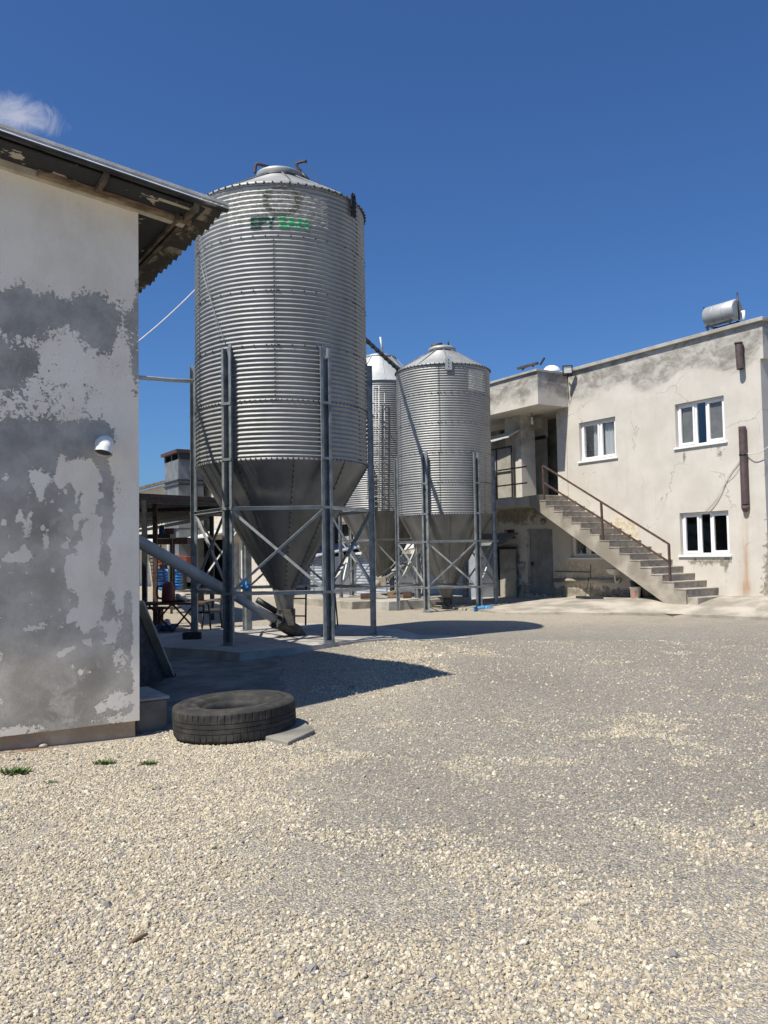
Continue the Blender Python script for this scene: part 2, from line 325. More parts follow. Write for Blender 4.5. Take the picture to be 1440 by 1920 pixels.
sl.energy = 5.0; sl.angle = rad(.53); sl.color = (1, .94, .835); so.rotation_euler = (-SUN).to_track_quat('-Z', 'Y').to_euler(); so.location = SUN*60
w = bpy.data.worlds.new('World'); sc.world = w; w.use_nodes = True; wt = NT(w); bg = wt.n['Background']
sky = wt.new('ShaderNodeTexSky', sky_type='NISHITA'); sky.sun_disc = False; sky.sun_elevation = math.asin(SUN.z); sky.sun_rotation = math.atan2(SUN.x, SUN.y)
sky.altitude = 50; sky.air_density = 1.0; sky.dust_density = 1.1; sky.ozone_density = 2.6
wv = wt.new('ShaderNodeTexCoord').outputs['Generated']
cdv = ray(35, 218).normalized()
def wdot(vec):
    n = wt.new('ShaderNodeVectorMath', operation='DOT_PRODUCT'); wt.l.new(wv, n.inputs[0]); n.inputs[1].default_value = vec; return n.outputs['Value']
hx = cdv.cross(UP).normalized(); hz = hx.cross(cdv)
cu = wt.math('DIVIDE', wdot(hx), .050); cv_ = wt.math('DIVIDE', wdot(hz), .020)
rr = wt.math('SQRT', wt.math('ADD', wt.math('MULTIPLY', cu, cu), wt.math('MULTIPLY', cv_, cv_)))
cn = wt.noise(34, 8, .66, wv, .9)
cl = wt.math('ADD', wt.math('SUBTRACT', 1.0, rr), wt.math('MULTIPLY', wt.math('SUBTRACT', cn, .5), 2.0))
clm = wt.math('MULTIPLY', wt.ramp(cl, -.1, 1.0), wt.math('GREATER_THAN', wdot(cdv), .5))
tint = wt.mix(1.0, sky.outputs[0], rgb(.58, .94, 1.42), 'MULTIPLY')
wt.l.new(wt.mix(wt.math('MULTIPLY', clm, .70), tint, rgb(7.4, 7.6, 8.8)), bg.inputs[0]); bg.inputs[1].default_value = .062
sc.view_settings.view_transform = 'Standard'; sc.view_settings.look = 'None'; sc.view_settings.exposure = 0.38; sc.view_settings.gamma = 1
sc.cycles.max_bounces = 6
# ------------------------------------------------------------------ ground
def cream(x, y):
    x = np.asarray(x, float); y = np.asarray(y, float)
    f = .62*sst(5.4, 3.2, y)
    l = .95*sst(.1, -1.5, x+.10*(y-5))*sst(12.5, 10, y)
    mnd = .75*np.exp(-(((x-.1)/.95)**2+((y-10.9)/2.6)**2))+.5*np.exp(-(((x-1.0)/1.3)**2+((y-13)/1.6)**2))
    far = .62*sst(17.5, 19.5, y)*sst(7.5, 4.5, x)
    rp = .3*np.exp(-(((x-2.6)/1.1)**2+((y-7.4)/1.3)**2))+.25*np.exp(-(((x-1.9)/1.0)**2+((y-4.5)/1.2)**2))
    trk = .34*sst(-.7, .5, x-.05*(y-6))*sst(4.3, 6.0, y)*sst(17, 13, y)
    return np.clip(.14-trk+np.maximum.reduce([f, l, mnd, far, rp]), 0, 1)
def grid(a, b, n): return list(np.linspace(a, b, n))
xs = sorted(set(grid(-150, -14, 14)+grid(-14, 20, 137)+grid(20, 160, 14))); ys = sorted(set(grid(-30, 0, 6)+grid(0, 30, 161)+grid(30, 70, 25)+grid(70, 300, 10)))
gm = MB(); gm.smooth = True
X, Y = np.meshgrid(xs, ys); Z = gh(X, Y); gm.v = list(zip(X.ravel().tolist(), Y.ravel().tolist(), Z.ravel().tolist())); nx = len(xs)
for j in range(len(ys)-1):
    for i in range(nx-1): gm.face((j*nx+i, j*nx+i+1, (j+1)*nx+i+1, (j+1)*nx+i))
SO = [G(30, 1406), G(75, 1404), G(5, 1415)]
def soilf(p): return min(1, sum(math.exp(-((p.x-q.x)**2+(p.y-q.y)**2)/.045) for q in SO)) if p.y < 9 else 0
gr = gm.build('ground', M['ground'], None, {'cream': lambda p: cream(p.x, p.y), 'dust': lambda p: float(sst(15, 22, p.y))*.6, 'soil': soilf}); tag(gr, kind='structure')
# loose gravel: real pebbles, denser where the yard is covered with cream gravel
def scatter(n, ylo, yhi, slo, shi):
    y = np.sqrt(rng.random(n)*(yhi**2-ylo**2)+ylo**2); x = (rng.random(n)*2-1)*(.50*y+.7)
    pt = np.array([noise.fractal(Vector((a*1.1, b*1.1, 0)), .6, 2, 4) for a, b in zip(x, y)])
    prob = np.clip((cream(x, y)+pt*.80-.22)*1.25, .06, 1)
    k = rng.random(n) < prob; x, y = x[k], y[k]
    s = slo+(shi-slo)*rng.random(len(x))**2.0; s[rng.random(len(x)) < .012] *= 1.9; return x, y, s
SX, SY, SS = [], [], []
for a in ((330000, 2.5, 8.5, .0034, .0100), (150000, 8.0, 15, .0052, .0125)):
    r_ = scatter(*a); SX.append(r_[0]); SY.append(r_[1]); SS.append(r_[2])
SX = np.concatenate(SX); SY = np.concatenate(SY); SS = np.concatenate(SS)
TS = G(525, 1384)
# keep stones off the slabs, the tyre and the building
da_ = SX*E1.x+SY*E1.y; db_ = SX*E2.x+SY*E2.y
keep = ~((SX-TS.x)**2+(SY-TS.y)**2 < .19**2) & ~((da_ < -8.30) & (db_ < 2.55)) & ~((SY > 9.2) & (SX < -.95)) & ~((SX-(-1.49))**2+(SY-8.33)**2 < .56**2)
SX, SY, SS = SX[keep], SY[keep], SS[keep]; N = len(SX)
me = bpy.data.meshes.new('gravel'); me.vertices.add(N)
me.vertices.foreach_set('co', np.stack([SX, SY, gh(SX, SY)+SS*.25], 1).astype(np.float32).ravel())
def addattr(nm, ty, dat):
    at = me.attributes.new(nm, ty, 'POINT'); at.data.foreach_set('vector' if ty == 'FLOAT_VECTOR' else 'value', np.ascontiguousarray(dat, dtype=np.float32).ravel())
tone = np.clip(.28+.62*rng.random(N)**.8, 0, 1); dk = rng.random(N) < .20; tone[dk] = rng.random(dk.sum())*.2; tone[rng.random(N) < .04] = .97
addattr('tone', 'FLOAT', tone); addattr('rot', 'FLOAT_VECTOR', rng.random((N, 3))*[.8, .8, 6.28]); addattr('scl', 'FLOAT_VECTOR', np.stack([SS*(.8+.7*rng.random(N)), SS*(.7+.5*rng.random(N)), SS*(.6+.5*rng.random(N))], 1))
gv = bpy.data.objects.new('gravel', me); COL.objects.link(gv); tag(gv, 'loose cream and grey pebbles strewn across the yard', 'gravel', kind='stuff')
ng = bpy.data.node_groups.new('pebbles', 'GeometryNodeTree'); ng.interface.new_socket('Geometry', in_out='INPUT', socket_type='NodeSocketGeometry'); ng.interface.new_socket('Geometry', in_out='OUTPUT', socket_type='NodeSocketGeometry')
gn = lambda ty: ng.nodes.new(ty)
gi, go = gn('NodeGroupInput'), gn('NodeGroupOutput'); iop = gn('GeometryNodeInstanceOnPoints'); g2i = gn('GeometryNodeGeometryToInstance')
for k in range(5):
    ico = gn('GeometryNodeMeshIcoSphere'); ico.inputs['Radius'].default_value = 1; ico.inputs['Subdivisions'].default_value = 2
    sp_ = gn('GeometryNodeSetPosition'); nz = gn('ShaderNodeTexNoise'); nz.noise_dimensions = '4D'; nz.inputs['W'].default_value = k*7.3; nz.inputs['Scale'].default_value = .9; nz.inputs['Detail'].default_value = 1
    sb = gn('ShaderNodeVectorMath'); sb.operation = 'SUBTRACT'; sb.inputs[1].default_value = (.5, .5, .5); ml = gn('ShaderNodeVectorMath'); ml.operation = 'SCALE'; ml.inputs['Scale'].default_value = 1.7
    sm_ = gn('GeometryNodeSetMaterial'); sm_.inputs['Material'].default_value = M['stone_i']
    ng.links.new(nz.outputs['Color'], sb.inputs[0]); ng.links.new(sb.outputs[0], ml.inputs[0]); ng.links.new(ml.outputs[0], sp_.inputs['Offset']); ng.links.new(ico.outputs['Mesh'], sp_.inputs['Geometry']); ng.links.new(sp_.outputs[0], sm_.inputs[0]); ng.links.new(sm_.outputs[0], g2i.inputs[0])
iop.inputs['Pick Instance'].default_value = True
rnd = gn('FunctionNodeRandomValue'); rnd.data_type = 'INT'
for s in rnd.inputs:
    if s.type == 'INT' and s.name == 'Max': s.default_value = 4
    if s.type == 'INT' and s.name == 'Min': s.default_value = 0
ng.links.new([s for s in rnd.outputs if s.type == 'INT'][0], iop.inputs['Instance Index'])
def nattr(nm):
    n = gn('GeometryNodeInputNamedAttribute'); n.data_type = 'FLOAT_VECTOR'; n.inputs[0].default_value = nm; return [o for o in n.outputs if o.enabled and o.name == 'Attribute'][0]
e2r = gn('FunctionNodeEulerToRotation'); ng.links.new(nattr('rot'), e2r.inputs[0]); ng.links.new(e2r.outputs[0], iop.inputs['Rotation']); ng.links.new(nattr('scl'), iop.inputs['Scale'])
ng.links.new(gi.outputs[0], iop.inputs['Points']); ng.links.new(g2i.outputs[0], iop.inputs['Instance']); ng.links.new(iop.outputs[0], go.inputs[0])
gv.modifiers.new('pebbles', 'NODES').node_group = ng
# concrete aprons and pavements laid on the yard
def slabgrid(name, corners, zf, mat, n=24, thick=.12, kind=True, edge=.0, front=None):
    mb = MB(); A, B, C, D = [Vector(c) for c in corners]; top = []
    for j in range(n+1):
        for i in range(n+1):
            u, v = i/n, j/n; p = (A.lerp(B, u)).lerp(D.lerp(C, u), v)
            if front:
                a_ = p.dot(E1); bf_ = float(np.interp(a_, front[0], front[1])); p = H(a_, bf_+v*(19.25-bf_), 0)
            if i in (0, n) or j in (0, n): p += Vector((noise.noise(p*1.7)*edge, noise.noise(p*1.7+Vector((9, 0, 0)))*edge, 0))
            p.z = zf(p, u, v); top.append(mb.vert(p))
    low = [mb.vert(Vector(mb.v[k])-UP*thick) for k in top]; m = n+1
    for j in range(n):
        for i in range(n): mb.face((top[j*m+i], top[j*m+i+1], top[(j+1)*m+i+1], top[(j+1)*m+i]))
    for i in range(n):
        for a, b in ((i, i+1), (n*m+i+1, n*m+i), ((i+1)*m, i*m), (i*m+n, (i+1)*m+n)): mb.face((top[a], top[b], low[b], low[a]))
    o = mb.build(name, mat); tag(o, kind='structure'); return o
PADZ = .2
# apron between the barn and the silo pad
slabgrid('concrete_apron', [H(-8.46, 2.42, 0), H(-8.9, 4.15, 0), H(-13.2, 6.1, 0), H(-19, 2.42, 0)], lambda p, u, v: ghf(p.x, p.y)+.015+.02*v, M['concrete_dark'], 30, .1, edge=.12)
# silo pad
S1 = Vector((-1.83, 15.3, 0))
pc = [G(462, 1226), None]
padA = Vector((-2.95, 13.05, 0)); 
slabgrid('silo_pad', [Vector((-5.6, 15.2, 0)), Vector((-2.2, 12.85, 0)), Vector((1.6, 15.9, 0)), Vector((-1.9, 18.3, 0))], lambda p, u, v: max(ghf(p.x, p.y)+.012, PADZ-.17*float(sst(-.15, 1.0, p.x))), M['concrete'], 40, .36, edge=.08)
# raised pavement along the house
def pz(a): return .25+.245*(min(max((a+18.5)/6.0, -.4), 1.3))
BF = 18.5
FRA, FRB = (-24.8, -18.2, -16.7, -15.1, -14.3, -13.2, -12, -8.6), (14.6, 14.3, 14.0, 15.2, 16.2, 16.5, 17.0, 17.5)
def pavz(a, b):
    bf = float(np.interp(a, FRA, FRB)); k = float(sst(-.12, .70, (b-bf)/(19.25-bf))); p = H(a, b, 0)
    return (ghf(p.x, p.y)+.05)*(1-k)+pz(a)*k
slabgrid('pavement', [H(-24.8, 14.6, 0), H(-8.6, 14.6, 0), H(-8.6, 19.2, 0), H(-24.8, 19.2, 0)], lambda p, u, v: pavz(p.dot(E1), p.dot(E2)), M['concrete_pale'], 60, .3, edge=.14, front=(FRA, FRB))
# ------------------------------------------------------------------ barn on the left
AW = -8.425                                               # gable wall plane
def gp(x, y): p = gable(x, y, AW); return p.dot(E2), p.z
zpl = gp(200, 1358)[1]
T = Vector((0, 0, 0)); tb = 3.132; tz = 5.193; ta = -7.893
pk = gable(0, 238, ta); slope = (pk.z-tz)/(tb-pk.dot(E2))
def roofz(b): return tz+(tb-b)*slope
BB = 2.38
barn = thing('farm_building', 'low white farm building with peeling grey gable wall beside the truck tyre', 'farm building', H(AW, BB, -.1))
peelers = []                                              # (px, py, rx, ry, weight) patches of missing or surviving paint
for q in ((95, 582, 120, 26, -1.5), (35, 600, 60, 34, -1.2), (178, 588, 30, 38, -1.5), (186, 628, 24, 34, -1.1), (40, 560, 14, 24, -.9), (205, 640, 9, 30, -.8),
          (48, 674, 20, 19, -1.6), (12, 690, 34, 34, -1.5), (0, 668, 12, 22, -1.4), (80, 822, 150, 24, -1.5), (185, 806, 22, 16, -1.2), (50, 1120, 165, 280, -1.7), (236, 985, 26, 130, 1.5), (228, 880, 30, 50, 1.0), (110, 900, 110, 70, -.9),
          (196, 960, 13, 80, -1.5), (200, 910, 10, 26, -.9), (198, 1090, 14, 90, -1.1), (120, 1290, 140, 80, -1.5), (232, 1260, 14, 60, -1.0), (244, 1170, 9, 60, -.9), (250, 620, 10, 50, -1.1), (258, 545, 6, 40, -1.2), (256, 700, 6, 45, -1.0), (232, 872, 9, 18, -1.0), (226, 920, 8, 18, -.9), (229, 960, 6, 20, -.9), (236, 1010, 5, 20, -.5), (239, 1110, 7, 30, -.8),
          (74, 896, 24, 20, 2.3), (75, 925, 8, 18, 2.0), (115, 880, 10, 32, 2.2), (150, 885, 26, 22, 1.9), (172, 920, 17, 32, 2.4), (178, 1000, 14, 38, 2.3), (165, 1050, 22, 45, 1.9), (150, 1090, 20, 22, 1.9), (185, 1120, 15, 28, 2.3), (200, 1175, 18, 16, 2.0), (158, 1150, 16, 24, 2.2), (160, 1178, 8, 12, 1.8), (30, 1046, 30, 11, 2.0), (46, 1038, 14, 10, 1.6), (50, 985, 10, 24, 1.9), (36, 964, 6, 12, 1.6), (86, 1015, 7, 20, 1.9), (55, 1180, 14, 9, 2.0), (80, 1172, 10, 12, 1.8), (66, 1222, 5, 10, 1.6), (10, 895, 9, 10, 1.8), (4, 1230, 10, 14, 1.9), (4, 1314, 14, 8, 1.9), (20, 1255, 10, 6, 1.5),
          (228, 1240, 18, 32, 2.2), (222, 1310, 24, 18, 2.2), (186, 1328, 14, 12, 2.0), (40, 1368, 60, 13, 2.0), (222, 1060, 22, 60, 1.3), (256, 1200, 8, 140, 1.6), (215, 1348, 50, 8, 1.2), (238, 790, 30, 40, .6)):
    x, y, rx, ry, wt_ = q; c0 = gp(x, y); ex = gp(x+rx, y); ey = gp(x, y+ry); peelers.append((c0[0], c0[1], abs(ex[0]-c0[0])+1e-3, abs(ey[1]-c0[1])+1e-3, wt_))
for k in range(95):
    u_ = random.random(); y = 870+u_*400; x = random.gauss(165-(abs(u_-.45))*40, 30); rx = random.uniform(2.5, 9); ry = random.uniform(4, 15)
    c0 = gp(x, y); ex = gp(x+rx, y); ey = gp(x, y+ry); peelers.append((c0[0], c0[1], abs(ex[0]-c0[0])+1e-3, abs(ey[1]-c0[1])+1e-3, random.uniform(1.2, 2.0)))
for k in range(40):
    x, y = random.uniform(0, 120), random.uniform(880, 1250); rx = random.uniform(1.5, 5); ry = random.uniform(2, 7)
    c0 = gp(x, y); ex = gp(x+rx, y); ey = gp(x, y+ry); peelers.append((c0[0], c0[1], abs(ex[0]-c0[0])+1e-3, abs(ey[1]-c0[1])+1e-3, 1.7))
zlo = gp(120, 860)[1]; ztop = gp(120, 530)[1]
def peelf(p):
    b, z = p.dot(E2), p.z
    v = 1.25 if z > ztop else (.75 if z > zlo else .4)
    for c0, c1, rx, rz, wt_ in peelers:
        d2 = ((b-c0)/rx)**2+((z-c1)/rz)**2
        if d2 < 6: v += wt_*math.exp(-d2**1.35*.62)
    return max(-1.0, min(1.25, v))
dm = [(gp(115, 1335), .30, .30), (gp(180, 1265), .22, .16), (gp(75, 985), .20, .16), (gp(30, 690), .3, .12)]
def dampf(p): return min(1, sum(math.exp(-(((p.dot(E2)-c[0])/rx)**2+((p.z-c[1])/rz)**2)) for c, rx, rz in dm))
wm = MB(); bs = grid(-6, .4, 12)+grid(.45, BB, 130); nz = 300
rows = []
for b in bs: rows.append([wm.vert(H(AW, b, zpl+(roofz(b)-.03-zpl)*k/nz)) for k in range(nz+1)])
for A, B in zip(rows, rows[1:]):
    for k in range(nz): wm.face((A[k], B[k], B[k+1], A[k+1]))
wm.build('wall', M['barn'], barn, {'peel': peelf, 'damp': dampf, 'warm': lambda p: float(sst(zlo+.05, zlo-.9, p.z))})
sw = MB(); sw.quad(H(AW-.002, BB, zpl), H(-26, BB, zpl), H(-26, BB, roofz(BB)-.05), H(AW-.002, BB, roofz(BB)-.05)); sw.quad(H(AW, -6, zpl), H(AW, BB, zpl), H(-26, BB, zpl), H(-26, -6, zpl))
sw.build('side_wall', M['plaster_old'], barn)
pm_ = MB(); pm_.hbox(-26, AW-.035, -6, BB-.035, -.5, zpl-.001); pm_.rough(.006, 6); pm_.build('plinth', M['plinth'], barn)
# roof: corrugated fibre cement sheet, flutes running down the slope to a scalloped eave
rf = MB(); rf.smooth = True; na = 420; a_s = grid(ta, ta-18.5, na); bs2 = grid(-6, 2.74, 8)+[tb]; th = .012; up_r = []; lo_r = []
for b in bs2:
    r0, r1 = [], []
    for a in a_s:
        z = roofz(b)+.026*math.sin(2*PI*(a-ta)/.177)-.02
        jit = (noise.noise(Vector((a*3, 0, 3)))*.035 if b == tb else 0)
        r0.append(rf.vert(H(a, b+jit, z))); r1.append(rf.vert(H(a, b+jit, z-th)))
    up_r.append(r0); lo_r.append(r1)
for j in range(len(bs2)-1):
    for i in range(na-1):
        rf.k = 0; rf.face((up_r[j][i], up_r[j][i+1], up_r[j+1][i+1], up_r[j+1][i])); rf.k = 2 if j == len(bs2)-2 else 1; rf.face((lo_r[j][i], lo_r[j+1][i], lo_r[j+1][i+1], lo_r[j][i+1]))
    rf.k = 0; rf.face((up_r[j][0], up_r[j+1][0], lo_r[j+1][0], lo_r[j][0]))
rf.smooth = False
for i in range(na-1): rf.face((up_r[-1][i], up_r[-1][i+1], lo_r[-1][i+1], lo_r[-1][i]))
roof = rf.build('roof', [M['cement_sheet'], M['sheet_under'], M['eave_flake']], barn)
MB().beam(H(ta-.015, -6, roofz(-6)+.02), H(ta-.015, tb+.01, roofz(tb+.01)+.02), .03, .035, E1).build('verge_strip', M['cement_sheet'], roof)
MB().beam(H(ta-.04, -6, roofz(-6)-.045), H(ta-.04, tb-.03, roofz(tb-.03)-.045), .025, .035, E1).build('barge_board', M['tar'], roof)
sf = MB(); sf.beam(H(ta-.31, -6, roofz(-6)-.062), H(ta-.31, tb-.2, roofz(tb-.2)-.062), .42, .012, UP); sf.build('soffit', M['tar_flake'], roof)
rt = MB(); rt.beam(H(AW+.035, -6, roofz(-6)-.105), H(AW+.035, 2.85, roofz(2.85)-.105), .07, .075, E1); rt.rough(.012, 5); rt.build('gable_rafter', [M['creamflake']], barn)
rt2 = MB(); rt2.beam(H(AW+.10, 1.4, roofz(1.4)-.10), H(AW+.10, 2.90, roofz(2.90)-.10), .05, .05, E1); rt2.rough(.01, 5); rt2.build('timber_lath', M['wood'], barn)
for b in (.2, 1.95, 2.83):
    q = MB(); q.beam(H(ta-.05, b, roofz(b)-.085), H(ta-18, b, roofz(b)-.085), .05, .06); q.rough(.006, 5); q.build('purlin', M['wood_dark'], barn)
sof2 = MB(); sof2.hbox(-26, AW-.01, BB+.02, 2.80, roofz(2.6)-.125, roofz(2.6)-.11); sof2.build('eave_soffit', M['tar_flake'], barn)
fb = MB(); fb.beam(H(ta-.35, 2.74, roofz(2.74)-.10), H(-26, 2.74, roofz(2.74)-.10), .03, .11); fb.rough(.012, 4); fb.build('eave_board', M['wood_dark'], barn)
fl = MB()
for px, py, w_, h_ in ((334, 383, .20, .028),):
    p = gable(px, py, ta-.20); b = p.dot(E2); fl.beam(H(ta-.20, b-w_, roofz(b-w_)-.071), H(ta-.20, b+w_, roofz(b+w_)-.071), .05, .006)
fl.rough(.006, 9); fl.build('limewash_flake', M['creamflake'], barn)
# vent elbow on the gable
vb, vz = gp(193, 833); c0 = H(AW, vb, vz)
vm = MB(); path = curve_pts([c0-E1*.03, c0+E1*.07, c0+E1*.14-E2*.012-UP*.012, c0+E1*.185-E2*.03-UP*.055, c0+E1*.20-E2*.045-UP*.11], 6)
vm.tube(path, .078, 24, False); vm.k = 0; d = (path[-1]-path[-2]).normalized(); vm.tube([path[-1]-d*.035, path[-1]+d*.004], .087, 24, False); vm.mat(1).tube([path[-1]-d*.01, path[-1]-d*.012], [.076, .001], 24, False)
vm.build('vent_elbow', [M['white_plastic'], M['blackmetal']], barn)
# ------------------------------------------------------------------ things round the barn corner
stp = thing('concrete_step', 'worn concrete block step against the barn corner behind the tyre', 'step', H(-8.75, 2.55, -.06))
q = MB(); p1 = H(-8.62, 2.40, 0); q.hbox(-9.35, -8.62, 2.40, 2.72, -.3, .20); q.rough(.012, 5); q.build('block', M['concrete_dark'], stp, bevel=.012)
q = MB(); q.hbox(-9.37, -8.60, 2.40, 2.74, .205, .235); q.rough(.006, 5); q.build('tread', M['concrete'], stp, bevel=.006)
rp_ = thing('loading_chute', 'dark sided sheet metal chute leaning on the barn side wall', 'chute', H(-10.6, 2.8, 0))
lo = G(318, 1272); la, lb, _ = ab(lo); hi = atY(258, 1128, 9.9); ha, hb, hz_ = ab(hi)
q = MB(); q.beam(H(la, lb, lo.z+.02), H(ha, hb, hz_), .14, .035, UP); q.rough(.004, 5); q.build('rail', M['concrete'], rp_)
q = MB(); q.prism([H(la-.05, lb-.02, lo.z+.01), H(ha-.02, hb-.02, hz_-.05), H(ha-.02, hb-.02, lo.z-.05)], E1*-.5); q.build('side_panel', M['tar'], rp_)
q = MB(); q.beam(H(la, lb+.07, lo.z+.02), H(la+.02, lb-.09, lo.z+.02), .10, .09); q.rough(.012, 8); q.build('foot', M['blackmetal'], rp_)
# tyre
tc = Vector((-1.49, 8.33, 0)); tc.z = ghf(tc.x, tc.y)
ty = thing('truck_tyre', 'worn dusty truck tyre lying flat on the gravel by the barn corner', 'tyre', tc)
Mt = Matrix.Rotation(rad(-2.2), 3, 'Y') @ Matrix.Rotation(rad(1.0), 3, 'X'); R0 = .545
KS = 1.08; crk = lambda an, z: .004*math.sin(an*3+z*8)+.003*noise.noise(Vector((math.cos(an)*5, math.sin(an)*5, z*22)))
def trd(an, z):
    lat = max(0, math.cos(an*58+(.9 if z > .16 else 0)))**14
    return crk(an, z)-(.011*lat if (.035 < z < .10 or .205 < z < .275) else .0025*lat)
q = MB(); q.lathe(tc, [(r*KS, z) for r, z in ((.262, .14), (.285, .045), (.30, .04), (.36, .02), (.45, .012), (.515, .016))], 128, Mt, True, crk)
q.lathe(tc, [(r*KS, z) for r, z in ((.545, .278), (.535, .295), (.515, .304), (.470, .309), (.466, .305), (.455, .3055), (.452, .309), (.40, .305), (.396, .300), (.365, .297), (.361, .300), (.33, .290), (.305, .270), (.300, .255), (.285, .25), (.262, .17))], 128, Mt, True, crk); q.build('sidewall', M['tyre'], ty)
q = MB(); tp_ = [(.515, .016), (.538, .026), (.547, .045)]
for zc in (.105, .150, .195): tp_ += [(.549, zc-.0045), (.5435, zc-.0035), (.5435, zc+.0035), (.549, zc+.0045)]
tp_ += [(.548, .24), (.547, .262), (.545, .278)]
q.lathe(tc, [(r*KS, z) for r, z in tp_], 512, Mt, False, trd); q.build('tread', M['tyre'], ty)
q = MB(); q.lathe(tc, [(r*KS, z) for r, z in ((.284, .252), (.262, .25), (.245, .2), (.262, .05), (.28, .045))], 96, Mt); q.build('bead', M['black'], ty)
fs = thing('paving_slab', 'broken flat concrete slab lying half under the tyre', 'slab', G(515, 1385))
g0 = [G(452, 1378), G(540, 1400), G(590, 1378), G(560, 1355), G(500, 1362)]
q = MB(); q.prism([p+UP*.05 for p in g0], -UP*.08); q.rough(.012, 6); q.build('slab', M['concrete_dark'], fs, bevel=.01)
for i, (px, py, s, lb_, nm) in enumerate(((112, 1394, .075, 'largest pale rock against the foot of the gable wall', 'rock'), (82, 1402, .042, 'smaller rock just left of the largest rock by the gable wall', 'rock'))):
    p = G(px, py); bm = bmesh.new(); bmesh.ops.create_icosphere(bm, subdivisions=3, radius=s)
    for v in bm.verts: v.co = (v.co+noise.noise_vector(v.co*14+Vector((i*5, 0, 0)))*s*.45)*.9; v.co.z *= .55
    me2 = bpy.data.meshes.new(nm); bm.to_mesh(me2); bm.free(); me2.materials.append(M['stone']); o = bpy.data.objects.new(nm, me2); o.location = p+UP*.015; o.rotation_euler = (0, 0, i*2+.5); COL.objects.link(o); tag(o, lb_, 'rock', 'rocks at the gable wall')
stk = G(263, 1766); q = MB(); q.tube([stk+Vector((-.034, -.045, .012)), stk+Vector((-.008, -.002, .022)), stk+Vector((.022, .03, .02))], [.006, .012, .006], 8); q.rough(.003, 40); o = q.build('stick', M['wood'], None, loc=stk); tag(o, 'short brown piece of bark lying alone on the foreground gravel', 'stick')
def weed(p, s, n, mat, label, group, name='weed', spread=1.0):
    q = MB()
    for i in range(n):
        an = random.random()*6.28; r = random.random()**.7*s*1.4*spread; b0 = Vector((p.x+math.cos(an)*r, p.y+math.sin(an)*r*.7, 0)); b0.z = ghf(b0.x, b0.y)+.002
        d = Vector((math.cos(an+random.uniform(-.8, .8)), math.sin(an+random.uniform(-.8, .8)), random.uniform(.35, 1.3))).normalized(); L = s*random.uniform(.4, .9); sd = d.cross(UP).normalized()*L*.2
        q.face([q.vert(b0), q.vert(b0+d*L*.5+sd), q.vert(b0+d*L), q.vert(b0+d*L*.5-sd)])
    o = q.build(name, mat, None, loc=p); tag(o, label, 'weed', group); return o
for px, py, s, n, lb_ in ((30, 1452, .075, 150, 'wide flat green weed patch nearest the left edge of the yard'), (196, 1434, .06, 130, 'round bright green weed patch below the pale rocks'), (278, 1434, .05, 90, 'small weed tuft to the right of the round weed patch'), (95, 1470, .035, 60, 'smallest weed sprout in the gravel below the others')):
    weed(G(px, py), s, n, M['leaf'], lb_, 'weeds in the foreground gravel')
for px, py, s, n, lb_ in ((702, 1203, .10, 60, 'green tuft on the pad edge beside the right silo leg'), (652, 1208, .08, 45, 'low tuft in gravel just right of the front silo leg'), (660, 1290, .05, 40, 'tiny dry tuft on the gravel near the eave shadow')):
    weed(G(px, py), s, n, M['leaf'] if s > .06 else M['dryleaf'], lb_, 'weeds by the silo pad', spread=.45)
